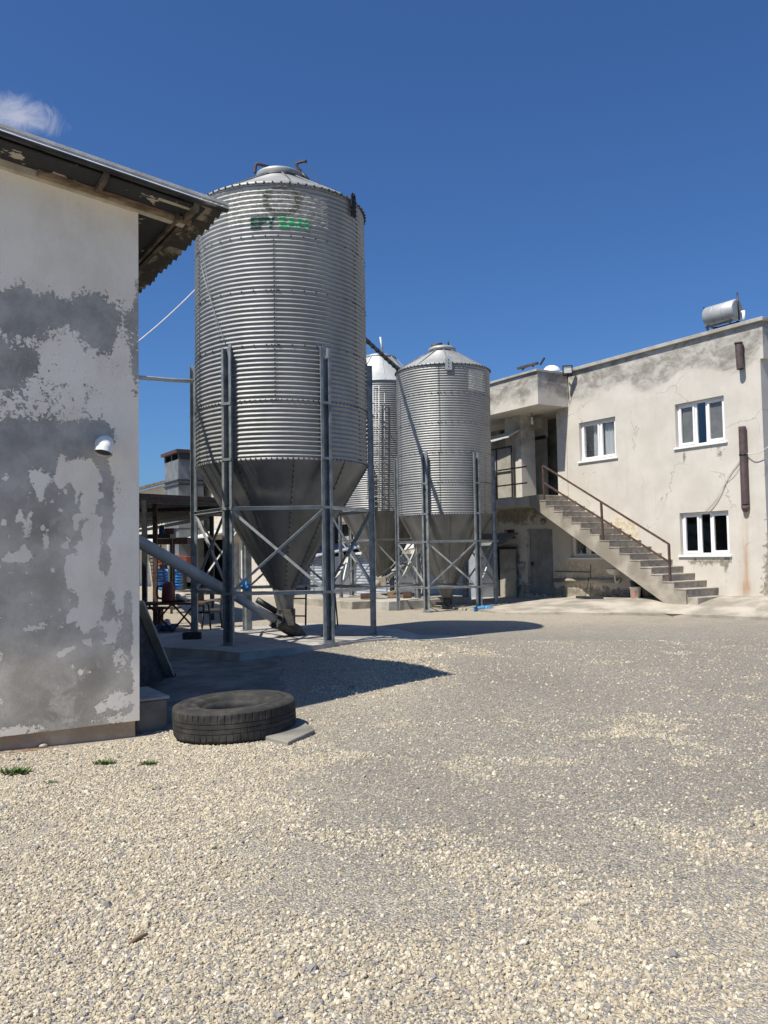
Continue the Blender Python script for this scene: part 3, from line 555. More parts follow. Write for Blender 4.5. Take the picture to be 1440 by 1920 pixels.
# ------------------------------------------------------------------ silos
def silo(label, C, zg, R, zbot, nsec, sech, phase, legtop, rc, zcone, zhop, rhop, rails, seams, seg, spp, legw, bolts=True, conemat='galv', prints=()):
    C = Vector((C[0], C[1], 0)); root = thing('feed_silo', label, 'silo', (C.x, C.y, zg), 'feed silos in the yard')
    pol = lambda r, an, z: C+Vector((r*math.cos(an), r*math.sin(an), z))
    zt = zbot+nsec*sech; pitch = sech/12; A = pitch*.17
    prof = [(R+.004, zbot-.03), (R+.006, zbot)]
    n = int(nsec*12*spp)
    prof += [(R-A*math.cos(2*PI*k/spp), zbot+k*pitch/spp) for k in range(1, n)]+[(R+.006, zt), (R+.006, zt+.03)]
    q = MB(); q.lathe(C, prof, seg, None, True, lambda an, z: .004*math.sin(an*6+z*1.3)+.002*math.sin(an*17+z*5))
    def bolt(an, z, r=.015, rr=None, tilt=0):
        p = pol((rr or R+A)+.003, an, z); nrm = Vector((math.cos(an), math.sin(an), tilt)); X = Vector((-math.sin(an), math.cos(an), 0)); Yv = nrm.cross(X).normalized(); q.k = 1
        ring = [q.vert(p+(X*math.cos(t*PI/3)+Yv*math.sin(t*PI/3))*r) for t in range(6)]; ring2 = [q.vert(p+nrm*.012+(X*math.cos(t*PI/3)+Yv*math.sin(t*PI/3))*r*.7) for t in range(6)]
        for t in range(6): q.face((ring[t], ring[(t+1) % 6], ring2[(t+1) % 6], ring2[t]))
        q.face(ring2)
    view = math.atan2(-C.y, -C.x)                          # bearing from the silo to the yard
    if bolts:
        for s in range(nsec+1):
            z = zbot+s*sech+(.5*pitch if 0 < s < nsec else (-.012 if s == 0 else .012)); nb = 56 if s in (2, 3, 4) and s < nsec else 110
            nb = 110 if s in (0, 1, nsec) else 46
            for k in range(nb): bolt(2*PI*k/nb+.03, z, rr=None if 0 < s < nsec else R+.006)
        for s in range(nsec):
            for off in seams[s]:
                an = view+off
                for k in range(12): bolt(an, zbot+s*sech+(k+.5)*pitch)
                for dk in (-.033, .033): bolt(an+dk, zbot+s*sech+.5*pitch)
    rs_ = random.Random(int(C.y*10)); tone = {}
    def panf(p):
        k = int(min(nsec-1, max(0, (p.z-zbot)//sech))); an = (math.atan2(p.y-C.y, p.x-C.x)-view+PI) % (2*PI)-PI; i = sum(1 for o in (seams[k] or [-.5, .6]) if (o if o < PI else o-2*PI) < an)
        if (k, i) not in tone: tone[k, i] = rs_.random()
        return tone[k, i]
    def prf(p):
        an = (math.atan2(p.y-C.y, p.x-C.x)-view+PI) % (2*PI)-PI; v = 0
        for a0, a1, z0, z1, w_ in prints:
            if a0 < an < a1 and z0 < p.z < z1: v = max(v, w_)
        return v
    q.build('cylinder', [M['galv'], M['bolt']], root, {'print': prf, 'panel': panf})
    # roof cone with ribs and collar
    q = MB(); q.lathe(C, [(R+.035, zt+.005), (R+.04, zt+.03), (R+.02, zt+.045), (rc, zcone), (rc, zcone+.06)], seg)
    q.k = 0
    for k in range(10):
        an = view+.12+2*PI*k/10; q.beam(pol(R+.01, an, zt+.055), pol(rc+.02, an, zcone+.012), .035, .018)
        if bolts:
            q2 = q
            for t in range(1, 14):
                f = t/14; p = pol(R+.01+(rc+.02-R-.01)*f, an, zt+.055+(zcone+.012-zt-.055)*f)
                q.k = 1; q.box(p+UP*.012, .008, .008, .008); q.k = 0
    if bolts:
        for k in range(70):
            an = 2*PI*k/70; q.k = 1; q.box(pol(R+.042, an, zt+.020), .010, .013, .013, Vector((math.cos(an), math.sin(an), 0)), Vector((-math.sin(an), math.cos(an), 0)))
    q.build('roof_cone', [M['galv_white' if conemat == 'white' else 'galv'], M['bolt']], root)
    # hopper
    q = MB(); ns = 20
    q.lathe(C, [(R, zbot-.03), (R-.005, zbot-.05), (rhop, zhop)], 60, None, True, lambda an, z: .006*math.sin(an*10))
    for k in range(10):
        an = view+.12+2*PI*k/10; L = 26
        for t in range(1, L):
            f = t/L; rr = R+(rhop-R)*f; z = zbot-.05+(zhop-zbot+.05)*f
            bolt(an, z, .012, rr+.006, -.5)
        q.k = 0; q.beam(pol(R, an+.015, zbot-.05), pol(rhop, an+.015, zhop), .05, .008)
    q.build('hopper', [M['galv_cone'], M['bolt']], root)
    # legs: channels open to the outside, tied by straps
    legs = []
    for k in range(6):
        an = phase+k*PI/3; X = Vector((-math.sin(an), math.cos(an), 0)); Nn = Vector((math.cos(an), math.sin(an), 0)); p = C+Nn*(R+.012); hgt = (legtop-zg)/2; zc = (legtop+zg)/2; w_ = legw/2; d_ = legw*.55
        q = MB(); q.box(p+UP*zc+Nn*.004, w_*.55, .004, hgt, X, Nn)
        for s in (-1, 1):
            q.box(p+X*s*w_*.6+Nn*d_/2+UP*zc, .004, d_/2, hgt-.002, X, Nn); q.box(p+X*s*w_*.82+Nn*(d_-.003)+UP*zc, w_*.24, .004, hgt-.004, X, Nn)
        zz = [zbot-.01, zbot+sech, rails[0], rails[1], zg+.03]
        for z in zz: q.box(p+Nn*(d_+.008)+UP*z, w_*1.02, .005, .022, X, Nn)
        q.box(p+Nn*.05+UP*(zg+.006), w_*1.5, .09, .006, X, Nn)
        q.box(p+X*w_*.2+Nn*.012+UP*(legtop+.02), w_*.3, .006, .05, X, Nn)
        q.build('leg', M['steel'], root); legs.append((p+Nn*.03, X, Nn))
    for k in range(6):
        (p, X, Nn), (p2, X2, N2) = legs[k], legs[(k+1) % 6]
        for z in rails:
            q = MB(); q.beam(p+UP*z+X*.05, p2+UP*z-X2*.05, .008, .06); q.beam(p+UP*(z+.028)+X*.05, p2+UP*(z+.028)-X2*.05, .06, .006); q.build('brace_rail', M['steel_light'], root)
        for s in (0, 1):
            z0, z1 = (rails[0]-.05, rails[1]+.05) if s == 0 else (rails[1]+.05, rails[0]-.05); nn = ((Nn+N2)*.5).normalized()*(.012 if s else -.012)
            q = MB(); q.beam(p+UP*z0+X*.06+nn, p2+UP*z1-X2*.06+nn, .006, .045); q.beam(p+UP*(z0+.02)+X*.06+nn*2.2, p2+UP*(z1+.02)-X2*.06+nn*2.2, .035, .005); q.build('diagonal_brace', M['steel_light'], root)
    return root, C, zt, view, pol
def zpix(x, y, Y): return atY(x, y, Y).z
D1 = 15.3; R1 = 1.54
zb1 = HC+.1054*D1; sec1 = .0599*D1
allS = [-1.13, -.07, .98, 2.02, 3.07, 4.12]; altS = [-1.17, 1.04, 2.1, 3.2, 4.2]
s1, C1, zt1, vw1, pol1 = silo('tall nearest feed silo with green lettering standing on the dark concrete pad', (-.1196*D1, D1), PADZ, R1, zb1, 5, sec1, rad(-117), zb1+2*sec1+.02, .41, zb1+5*sec1+.71, zpix(535, 1105, D1), .20, (zpix(528, 953, D1-1.3), zpix(528, 1111, D1-1.3)), [altS, allS, allS, allS, altS], 160, 8, .185, prints=((-.62, .58, zb1+4.28*sec1, zb1+4.86*sec1, .50),))
# lid of the near silo
q = MB(); zc = zb1+5*sec1+.71; q.lathe(C1, [(.415, zc+.03), (.43, zc+.09), (.425, zc+.13), (.30, zc+.185), (.06, zc+.205), (.001, zc+.21)], 64); q.build('lid', M['galv'], s1)
q = MB(); q.lathe(C1, [(.42, zc-.03), (.445, zc-.03), (.445, zc+.03), (.42, zc+.03)], 64); q.build('lid_collar', M['blackmetal'], s1)
q = MB(); q.tube(curve_pts([atY(478, 325, D1), atY(480, 309, D1), atY(484, 308, D1), atY(502, 312, D1+.1)], 8), .026, 10); q.build('lid_handle', M['redbrown'], s1)
q = MB(); q.tube(curve_pts([atY(564, 326, D1), atY(556, 308, D1), atY(558, 306, D1), atY(572, 302, D1-.1)], 8), .024, 10); q.tube([atY(571, 302.5, D1-.1), atY(574, 302, D1-.12)], .027, 10); q.build('lid_handle', M['redbrown'], s1)
q = MB(); q.tube([atY(573, 303, D1), atY(600, 346, D1-1)], .006, 6); q.build('tie_wire', M['darkwire'], s1)
q = MB(); q.tube([atY(560, 318, D1+.1), atY(578, 338, D1-.1)], .035, 8); q.build('hinge', M['blackmetal'], s1)
an = vw1+.93; q = MB(); X = Vector((-math.sin(an), math.cos(an), 0)); Nn = Vector((math.cos(an), math.sin(an), 0)); p0 = pol1(R1+.05, an, zt1-.05)
ring = [p0+X*.075-UP*.23, p0+X*.075+UP*.14, p0+X*.05+UP*.19, p0-X*.05+UP*.19, p0-X*.075+UP*.14, p0-X*.075-UP*.23]; q.prism(ring, Nn*.014)
for t in range(3): q.tube([p0-UP*(.15-.09*t), p0-UP*(.15-.09*t)+Nn*.03], .014, 8)
q.tube([p0+UP*.13+X*.03*math.cos(k)*1.0+Nn*.02+UP*.03*math.sin(k) for k in np.linspace(0, 6.28, 12)], .010, 6); q.build('lifting_lug', M['black'], s1)
q = MB(); q.tube([pol1(R1+.03, vw1-1.12, zt1-.35)]+[pol1(R1+.035, vw1-1.12+.42*t, zt1-.35-2.25*t) for t in np.linspace(.05, 1, 14)], .004, 6); q.tube([pol1(R1+.03, vw1-1.05+.42*t, zt1-1.15-1.5*t) for t in np.linspace(0, 1, 12)], .006, 6); q.build('conduit', M['steel'], s1)
# painted lettering, bent round the shell
def bend(o_me, x0, z0, name, mat, root, C, R, view, scale, lift, pitch, zbot, pol):
    bm = bmesh.new(); bm.from_mesh(o_me)
    for it in range(6):
        ed = [e for e in bm.edges if e.calc_length()*scale > .03]
        if ed: bmesh.ops.subdivide_edges(bm, edges=ed, cuts=1); bmesh.ops.triangulate(bm, faces=bm.faces)
    q = MB()
    for v in bm.verts:
        z = z0+v.co.y*scale; an = view+(x0+v.co.x*scale)/R; q.vert(pol(R-pitch*.17*math.cos(2*PI*(z-zbot)/pitch)+lift, an, z))
    bm.verts.index_update()
    for f in bm.faces: q.face([v.index for v in f.verts])
    bm.free(); return q.build(name, mat, root)
def textmesh(s, shear=0):
    cu = bpy.data.curves.new('t', 'FONT'); cu.body = s; cu.align_x = 'LEFT'; cu.size = 1; cu.shear = shear; cu.offset = .042
    ob = bpy.data.objects.new('t', cu); COL.objects.link(ob); dg = bpy.context.evaluated_depsgraph_get(); me = bpy.data.meshes.new_from_object(ob.evaluated_get(dg)); bpy.data.objects.remove(ob); bpy.data.curves.remove(cu); return me
ptc = sec1/12
zl = zpix(520, 427, D1-R1)
me_t = textmesh('EPY', .0); wd = max(v.co.x for v in me_t.vertices); sc_ = .265
x_l = -.50; bend(me_t, x_l, zl, 'lettering', M['greendark'], s1, C1, R1, vw1, sc_, .014, ptc, zb1, pol1)
me_t2 = textmesh('SAN'); bend(me_t2, x_l+wd*sc_+.03, zl, 'lettering', M['green'], s1, C1, R1, vw1, sc_, .014, ptc, zb1, pol1)
def blob_mesh(polys):
    bm = bmesh.new()
    for P in polys: bm.faces.new([bm.verts.new((x, y, 0)) for x, y in P])
    me = bpy.data.meshes.new('b'); bm.to_mesh(me); bm.free(); return me
# worn round emblem: a ring of leaf shaped flakes, and ragged residue of an old banner
pol_l = []
for k in range(26):
    an = 2*PI*k/26; r = .255; cx, cy = r*math.cos(an)*1.1, r*math.sin(an)*.9; s = .042+.018*random.random(); pol_l.append([(cx+s*math.cos(t+an)*(1.5 if j % 2 else .7), cy+s*math.sin(t+an)*.8) for j, t in enumerate(np.linspace(0, 2*PI, 7)[:-1])])
bend(blob_mesh(pol_l), .03, zl+.47, 'emblem', M['inkworn'], s1, C1, R1, vw1, 1, .012, ptc, zb1, pol1)
# outlet and auger boot of the near silo
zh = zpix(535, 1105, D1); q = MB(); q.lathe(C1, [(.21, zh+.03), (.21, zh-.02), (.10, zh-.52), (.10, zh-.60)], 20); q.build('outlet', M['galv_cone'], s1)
boot = Vector((C1.x+.05, C1.y-.05, PADZ+.18)); P_a = atY(265, 1018, 13.2); dA = (P_a-boot); end = boot+dA*1.48
au = thing('feed_auger', 'grey feed auger tube slanting from the near silo outlet up to the barn', 'auger', (boot.x, boot.y, PADZ))
mid = boot+dA*.40; u = dA.normalized()
q = MB(); q.tube([boot-u*.25, boot+u*.05, boot+u*.30], .13, 14); q.box(boot+u*.02+UP*.16, .15, .15, .14); q.tube([boot-u*.27, boot-u*.42], [.10, .06], 12); q.tube([boot+u*.25, boot+u*.28], .16, 14)
for t in range(7):
    e = u.cross(UP).normalized(); f = e.cross(u); q.tube([boot+u*.23+(e*math.cos(t*.9)+f*math.sin(t*.9))*.145, boot+u*.31+(e*math.cos(t*.9)+f*math.sin(t*.9))*.145], .014, 6)
q.build('boot', M['boot'], au); q = MB(); q.tube([boot+u*.28, mid+u*.05], .074, 20); q.build('lower_tube', M['grey_pipe'], au); q = MB(); q.tube([mid, mid+u*.22, end], [.095, .10, .10], 22); q.build('upper_tube', M['grey_pipe'], au)
q = MB(); mp = boot-u*.05+UP*.30+Vector((-.22, -.1, 0)); q.tube([mp, mp+Vector((-.32, -.12, .22))], .055, 12); q.tube([mp+Vector((-.05, 0, 0)), mp+Vector((.18, .05, -.1))], .03, 8); q.build('motor', M['blackmetal'], au)
ft = thing('leg_pad', 'black rubber block under the left leg of the near silo', 'block', (C1.x-1.66, C1.y+.1, PADZ)); lp = C1+Vector((math.cos(rad(-177)), math.sin(rad(-177)), 0))*(R1+.08)
q = MB(); q.box(Vector((lp.x, lp.y-.16, PADZ+.06)), .16, .06, .06); q.build('block', M['black'], ft, bevel=.01); q = MB(); q.box(Vector((lp.x, lp.y-.16, PADZ+.124)), .12, .045, .004); q.build('shim', M['rust'], ft)
tb_ = G(567, 1170); q = MB(); q.tube([atY(573, 1172, 16.6), atY(574, 1100, 16.6)], .018, 8); q.tube([atY(548, 1155, 16.6), atY(573.5, 1155, 16.6)], .014, 8); q.tube([atY(548, 1122, 16.6), atY(573.5, 1122, 16.6)], .014, 8); q.tube([atY(549, 1172, 16.7), atY(549, 1118, 16.7)], .016, 8)
o = q.build('steel_frame', M['rust'], None, loc=atY(573, 1172, 16.6)); tag(o, 'thin rusty steel frame standing behind the near silo outlet', 'rack')  # plain open frame of thin steel bars, not made for tools
q = MB(); a_ = atY(634, 1166, 17.5); a_.z = ghf(a_.x, a_.y); q.tube([a_+UP*.02, atY(627, 1100, 17.4)], .016, 8); q.box(a_+UP*.03, .16, .05, .025); o = q.build('broom', M['blackmetal'], None, loc=a_); tag(o, 'dark broom leaning behind the front right leg of the near silo', 'broom')
# silo 2
D2 = 24.4; R2 = 88/F*D2*.995; C2 = atY(836, 1000, D2); g2 = ghf(C2.x, C2.y)
zb2 = zpix(836, 962, D2-R2); sec2 = (zpix(836, 682, D2-R2)-zb2)/5
s2, C2, zt2, vw2, pol2 = silo('second feed silo with a bare cone roof standing before the stairs house', (C2.x, C2.y), g2, R2, zb2, 5, sec2, rad(-90-22.5)+math.atan2(C2.x, C2.y)*-1, zb2+2*sec2+.03, .36, zpix(832, 656, D2-.36), zpix(843, 1097, D2), .24, (zpix(850, 1015, D2-1.2), zpix(850, 1101, D2-1.2)), [[-.10, -1.15, .95], [-.10, 1.0, -1.1], [-.08, -1.1], [-.08, -1.1], [-.08, 1.0]], 128, 6, .18, prints=((.52, 1.1, zb2+4.15*sec2, zb2+4.85*sec2, .62),))
zc2 = zpix(832, 656, D2-.36)
q = MB(); q.lathe(C2, [(.37, zc2+.02), (.40, zc2+.05), (.40, zc2+.11), (.32, zc2+.16), (.001, zc2+.18)], 40); q.build('lid', M['galv'], s2)
q = MB(); q.tube([atY(812, 654, D2), atY(809, 649, D2), atY(829, 645, D2)], .05, 10); q.build('lid_handle', M['redbrown'], s2)
q = MB(); q.tube([atY(841, 648, D2), atY(840, 640, D2)], .025, 8); q.build('lid_pin', M['blackmetal'], s2)
an = vw2+.12; X = Vector((-math.sin(an), math.cos(an), 0)); Nn = Vector((math.cos(an), math.sin(an), 0)); p0 = pol2(R2+.05, an, zt2+.0); q = MB()
q.prism([p0+X*.09*math.cos(t)+UP*(.14+.07*math.sin(t)) for t in np.linspace(0, PI, 10)]+[p0-X*.10-UP*.18, p0+X*.10-UP*.18], Nn*.012)
q.mat(1)
for t in range(3): q.tube([p0-UP*(.08-.09*t)+Nn*.008, p0-UP*(.08-.09*t)+Nn*.025], .016, 8)
q.build('lifting_lug', [M['steel_light'], M['bolt']], s2)
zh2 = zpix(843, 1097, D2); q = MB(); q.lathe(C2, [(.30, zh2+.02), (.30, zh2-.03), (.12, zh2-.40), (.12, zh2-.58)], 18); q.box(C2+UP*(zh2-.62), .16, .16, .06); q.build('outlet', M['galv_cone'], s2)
q = MB(); pt_ = Vector((C2.x-.15, C2.y-.35, zh2-.05)); q.beam(pt_-E2*.40+UP*.03, pt_+E2*.25-UP*.03, .5, .02); q.build('slide_gate', M['steel_light'], s2)
q = MB(); b2 = Vector((C2.x+.0, C2.y-.05, g2)); q.tube([b2+UP*.30, b2+UP*.08], .13, 12); q.tube([b2+UP*.14-E2*.2, b2+UP*.16-E2*.5], .05, 10); q.tube([b2+Vector((.03, -.14, .12)), b2+Vector((.03, -.2, .12))], .05, 12); q.build('boot', M['boot'], s2)
# ladder like fill rail on the roof of silo 2
q = MB(); q.beam(atY(795, 666, D2-.2), atY(757, 689, D2-.3), .09, .05); q.build('roof_rail', M['steel_light'], s2)
# silo 3 behind
D3 = 27.6; R3 = 78/F*D3; C3 = atY(717, 1000, D3); g3 = zpix(717, 1122, D3-R3)
zb3 = zpix(717, 956, D3-R3); sec3 = (zpix(717, 713, D3-R3)-zb3)/5
s3, C3, zt3, vw3, pol3 = silo('rear feed silo with a caged ladder, partly hidden between the other two silos', (C3.x, C3.y), g3, R3, zb3, 5, sec3, rad(-90-12), zb3+1.6*sec3, .52, zpix(706, 667, D3-.5), zpix(712, 1082, D3), .2, (zpix(717, 1012, D3-1.3), zpix(717, 1100, D3-1.3)), [[]]*5, 96, 6, .16, False, 'white')
zc3 = zpix(706, 667, D3-.5); q = MB(); q.lathe(C3, [(.54, zc3), (.56, zc3+.05), (.40, zc3+.10), (.001, zc3+.12)], 40); q.build('lid', M['galv_white'], s3)
lad = MB(); lx = [(700, .0), (709, .0)]; anl = vw3-.10
for px in (699.5, 710.5): lad.tube([atY(px, 722, D3-R3-.25), atY(px+.3, 955, D3-R3-.25)], .018, 6)
for k in range(24): y_ = 724+k*9.8; lad.tube([atY(699.6, y_, D3-R3-.25), atY(710.6, y_, D3-R3-.25)], .010, 6)
lad.build('ladder', M['galv_white'], s3)
lad = MB()
for k in range(7):
    y_ = 735+k*33; c_l = atY(705, y_, D3-R3-.25); lad.tube([c_l+Vector((.30*math.cos(t), -.38*math.sin(t), 0)) for t in np.linspace(-.15, PI+.15, 16)], .012, 6)
for t in (.5, 1.57, 2.6): lad.tube([atY(705, 735, D3-R3-.25)+Vector((.30*math.cos(t), -.38*math.sin(t), 0)), atY(705, 935, D3-R3-.25)+Vector((.30*math.cos(t), -.38*math.sin(t), 0))], .010, 6)
lad.build('ladder_cage', M['galv_white'], s3)
q = MB(); q.tube([atY(739, 712, D3-R3+.2), atY(741, 972, D3-R3+.2)], .045, 10); q.build('drop_pipe', M['steel_light'], s3)
q = MB(); q.tube([atY(718, 664, D3-.4), atY(713, 632, D3-.4)], .035, 8); q.tube([atY(718, 664, D3-.4), atY(714, 670, D3-.5)], .05, 8); q.build('lid_lever', M['galv_white'], s3)
pl3 = thing('silo_plinth', 'long low concrete plinth carrying the rear silo behind the near silo legs', 'plinth', (C3.x, C3.y, 0))
q = MB(); q.box(Vector((C3.x-.2, C3.y, (g3-.3)/2)), 2.1, 2.0, (g3+.3)/2, E2, -E1); q.rough(.02, 3); q.build('block', M['concrete_pale'], pl3, bevel=.02); q = MB(); q.box(Vector((C3.x+1.15, C3.y-2.3, .0)), 1.5, .5, .30, E2, -E1); q.rough(.02, 3); q.build('low_step', M['concrete'], pl3, bevel=.02)
# auger of the rear silo
q = MB(); A0 = atY(703, 1096, D3-1.6); B0 = atY(770, 1052, D3-.6); q.tube([A0, B0], .10, 14); q.build('tube', M['steel_light'], thing('feed_auger', 'short light auger tube slanting under the rear silo hopper', 'auger', A0)); at_ = bpy.data.objects['feed_auger.001'] if 'feed_auger.001' in bpy.data.objects else au
q = MB(); q.box(A0+(B0-A0)*.12, .20, .14, .13); q.tube([A0-(B0-A0)*.05, A0+(B0-A0)*.25], .13, 12); q.build('boot', M['concrete_pale'], at_); q = MB(); q.box(A0+(B0-A0)*.30+UP*.16, .20, .10, .06, (B0-A0).normalized()); q.build('motor', M['steel'], at_)
# inclined conveyor tube resting on the eave of silo 2 and running up behind the near silo
P0 = atY(751, 697, D2+.15); Q0 = atY(686, 637, 21.6); Q1 = P0+(Q0-P0)*1.6
cv = thing('conveyor_tube', 'dark inclined conveyor tube running from the second silo eave up behind the near silo', 'conveyor', P0)
q = MB(); q.tube([P0, Q1], .052, 10); q.build('tube', M['blackmetal'], cv); q = MB(); q.tube([p+UP*.075 for p in sag(P0, Q1, .05)], .03, 8)
q.build('cable', M['blackmetal'], cv)
for k in range(12):
    p = P0.lerp(Q1, .06+k*.075); u = (Q1-P0).normalized(); q = MB(); q.tube([p-u*.025, p+u*.025], .066, 10); q.build('clamp', M['blackmetal'], cv)
# rusty steel and timbers on the plinth
for i, (px0, py0, px1, py1, r, mat, lb_) in enumerate(((676, 1118, 700, 1117, .10, 'rust', 'short thick rusty steel block on the plinth behind the right silo leg'), (727, 1114, 750, 1106, .05, 'wood', 'pale timber offcut on top of the pile left of the second silo'), (726, 1118, 757, 1117, .06, 'wood', 'long timber offcut at the bottom of the pile left of the second silo'), (756, 1117, 772, 1117, .15, 'rust', 'rusty square drum between the plinth and the second silo'))):
    p, r_q = atY(px0, py0, D3-2.0), atY(px1, py1, D3-2.0); q = MB(); q.beam(p, r_q, r*1.6, r*1.7); q.rough(.02, 6); o = q.build('steel_offcut' if mat == 'rust' else 'timber_offcut', M[mat], None, loc=p, bevel=.01); tag(o, lb_, 'scrap', 'scrap on the silo plinth')
# ------------------------------------------------------------------ house on the right
def fz(x, y, b=BF): q = ab(facade(x, y, b)); return q[0], q[2]
AR, ZT, AL = -12.28, 7.12, -19.31
house = thing('house', 'two storey weathered plaster house with outside stair and flat roof', 'house', H(AR, BF, .45))
def rect(x0, y0, x1, y1, b=BF):
    a0 = fz(x0, (y0+y1)/2, b)[0]; a1 = fz(x1, (y0+y1)/2, b)[0]; z1 = fz((x0+x1)/2, y0, b)[1]; z0 = fz((x0+x1)/2, y1, b)[1]; return [a0, a1, z0, z1]
aW = [[-18.37, -16.93, 4.33, 5.51], [-14.83, -13.33, 4.34, 5.51], [-14.80, -13.32, 1.48, 2.60], [-18.87, -17.60, 1.44, 2.36]]
DR = [-20.75, -19.72, .30, 2.40]; DR[0] = fz(989, 1050)[0]; DR[1] = fz(1037, 1050)[0]
VENT = [fz(945, 1000)[0], fz(965, 1000)[0], fz(955, 1010)[1], fz(955, 993)[1]]
def ellf(lst, base):
    def f(p):
        a, b, z = ab(p); v = base
        for c0, c1, ra, rz, w_ in lst: v += w_*math.exp(-(((a-c0)/ra)**2+((z-c1)/rz)**2))
        return v
    return f
topw = lambda p: (.75*float(sst(5.75, 6.5, p.z+.35*noise.noise(Vector((p.dot(E1)*.8, 0, 5))))) - .35)+(.35*float(sst(.9, .3, p.z)))
flake = ellf([(fz(1165, 985)[0], fz(1165, 985)[1], .62, .42, 1.0), (fz(1185, 1015)[0], fz(1185, 1015)[1], .35, .35, 1.0), (fz(1215, 965)[0], fz(1215, 965)[1], .12, .5, .5), (fz(1070, 1070)[0], 1.0, .9, .45, 1.1), (-20.9, 1.4, .7, 1.6, .45), (-22, 2.6, 1.5, .8, .5), (fz(1110, 1075)[0], .9, 1.2, .4, .7), (fz(1400, 950)[0], 2.5, .15, .2, 1.2)], -.62)
dirt = ellf([(AR+.1, 1.3, .28, .9, .95), (AR+.15, 2.7, .18, .5, .8), (-14.05, 1.30, .95, .13, .9), (-13.45, 1.05, .12, .35, .7), (-18.2, 4.05, .10, .22, .75), (-17.1, 4.0, .12, .28, .7), (-14.6, 4.08, .10, .22, .7), (-13.5, 4.05, .13, .26, .75), (-18, .4, 3, .25, .8), (-21.5, 1.2, 1.6, 1.4, .55), (AR+.25, .6, .6, .35, .6), (AR+.12, 4.1, .12, .5, .8), (-17.2, 1.8, .5, .6, .6), (-21.5, 2.9, 2.5, .35, .8)], -.45)
rustf = ellf([(fz(1397, 1030)[0], fz(1397, 1030)[1], .06, .95, 1.0), (fz(1397, 1095)[0], .65, .16, .22, .8), (fz(1397, 1070)[0], 1.0, .09, .5, .4)], 0)
HA = {'weather': topw, 'flake': flake, 'dirt': dirt, 'rust': rustf}
NOA = {'weather': topw, 'flake': lambda p: -.5, 'dirt': lambda p: -.35, 'rust': lambda p: 0}
def wall_h(name, a0, a1, z0, z1, b, holes, depth, parent, attrs, step=.12):
    q = MB(); ea = sorted(set([a0, a1]+[v for h in holes for v in h[:2] if a0 < v < a1])); ez = sorted(set([z0, z1]+[v for h in holes for v in h[2:] if z0 < v < z1])); vid = {}
    def sub(e):
        out = []
        for s, t in zip(e, e[1:]): k = max(1, int(round((t-s)/step))); out += [s+(t-s)*i/k for i in range(k)]
        return out+[e[-1]]
    A, Z = sub(ea), sub(ez)
    def V(i, j):
        if (i, j) not in vid: vid[i, j] = q.vert(H(A[i], b, Z[j]))
        return vid[i, j]
    for i in range(len(A)-1):
        for j in range(len(Z)-1):
            ca, cz = (A[i]+A[i+1])/2, (Z[j]+Z[j+1])/2
            if any(h[0] < ca < h[1] and h[2] < cz < h[3] for h in holes): continue
            q.face((V(i, j), V(i+1, j), V(i+1, j+1), V(i, j+1)))
    for h in holes:
        c = [(h[0], h[2]), (h[1], h[2]), (h[1], h[3]), (h[0], h[3])]
        for k in range(4):
            (x0, y0), (x1, y1) = c[k], c[(k+1) % 4]; q.quad(H(x0, b, y0), H(x1, b, y1), H(x1, b+depth, y1), H(x0, b+depth, y0))
    return q.build(name, M['house'], parent, attrs)
wall_h('wall', AL, AR, 3.34, ZT, BF, aW[:2], .17, house, HA); wall_h('wall', -24.6, AR, -.1, 3.34, BF, aW[2:]+[DR, VENT], .17, house, HA)
q = MB(); bs3 = grid(BF+.0, BF+9, 10); zs3 = grid(-.1, ZT, 30)
for b0, b1 in zip(bs3, bs3[1:]):
    for z0, z1 in zip(zs3, zs3[1:]): q.quad(H(AR, b0, z0), H(AR, b1, z0), H(AR, b1, z1), H(AR, b0, z1))
q.build('end_wall', M['house'], house, NOA)
q = MB(); q.quad(H(AL, BF, 3.34), H(AL, BF+1.4, 3.34), H(AL, BF+1.4, ZT), H(AL, BF, ZT)); q.build('return_wall', M['house'], house, NOA)
q = MB(); q.hbox(AR, AR+.09, BF-.004, BF+9, 6.22, ZT); q.build('end_parapet', M['house'], house, NOA)
q = MB(); q.hbox(AL-5, AR-.01, BF+.02, BF+9, 6.5, 6.6); q.build('roof_slab', M['concrete'], house)
q = MB(); q.hbox(AL+.18, AR+.16, BF-.09, BF+.2, ZT, ZT+.10); q.hbox(AR-.1, AR+.16, BF+.2, BF+9, ZT, ZT+.10); q.rough(.006, 5); q.build('coping', M['concrete'], house, bevel=.01)
q = MB(); q.hbox(AL+.0, AL+.42, BF-.02, BF-.001, 3.34, 7.08); q.build('pilaster', M['house'], house, {**NOA, 'flake': lambda p: -.15})
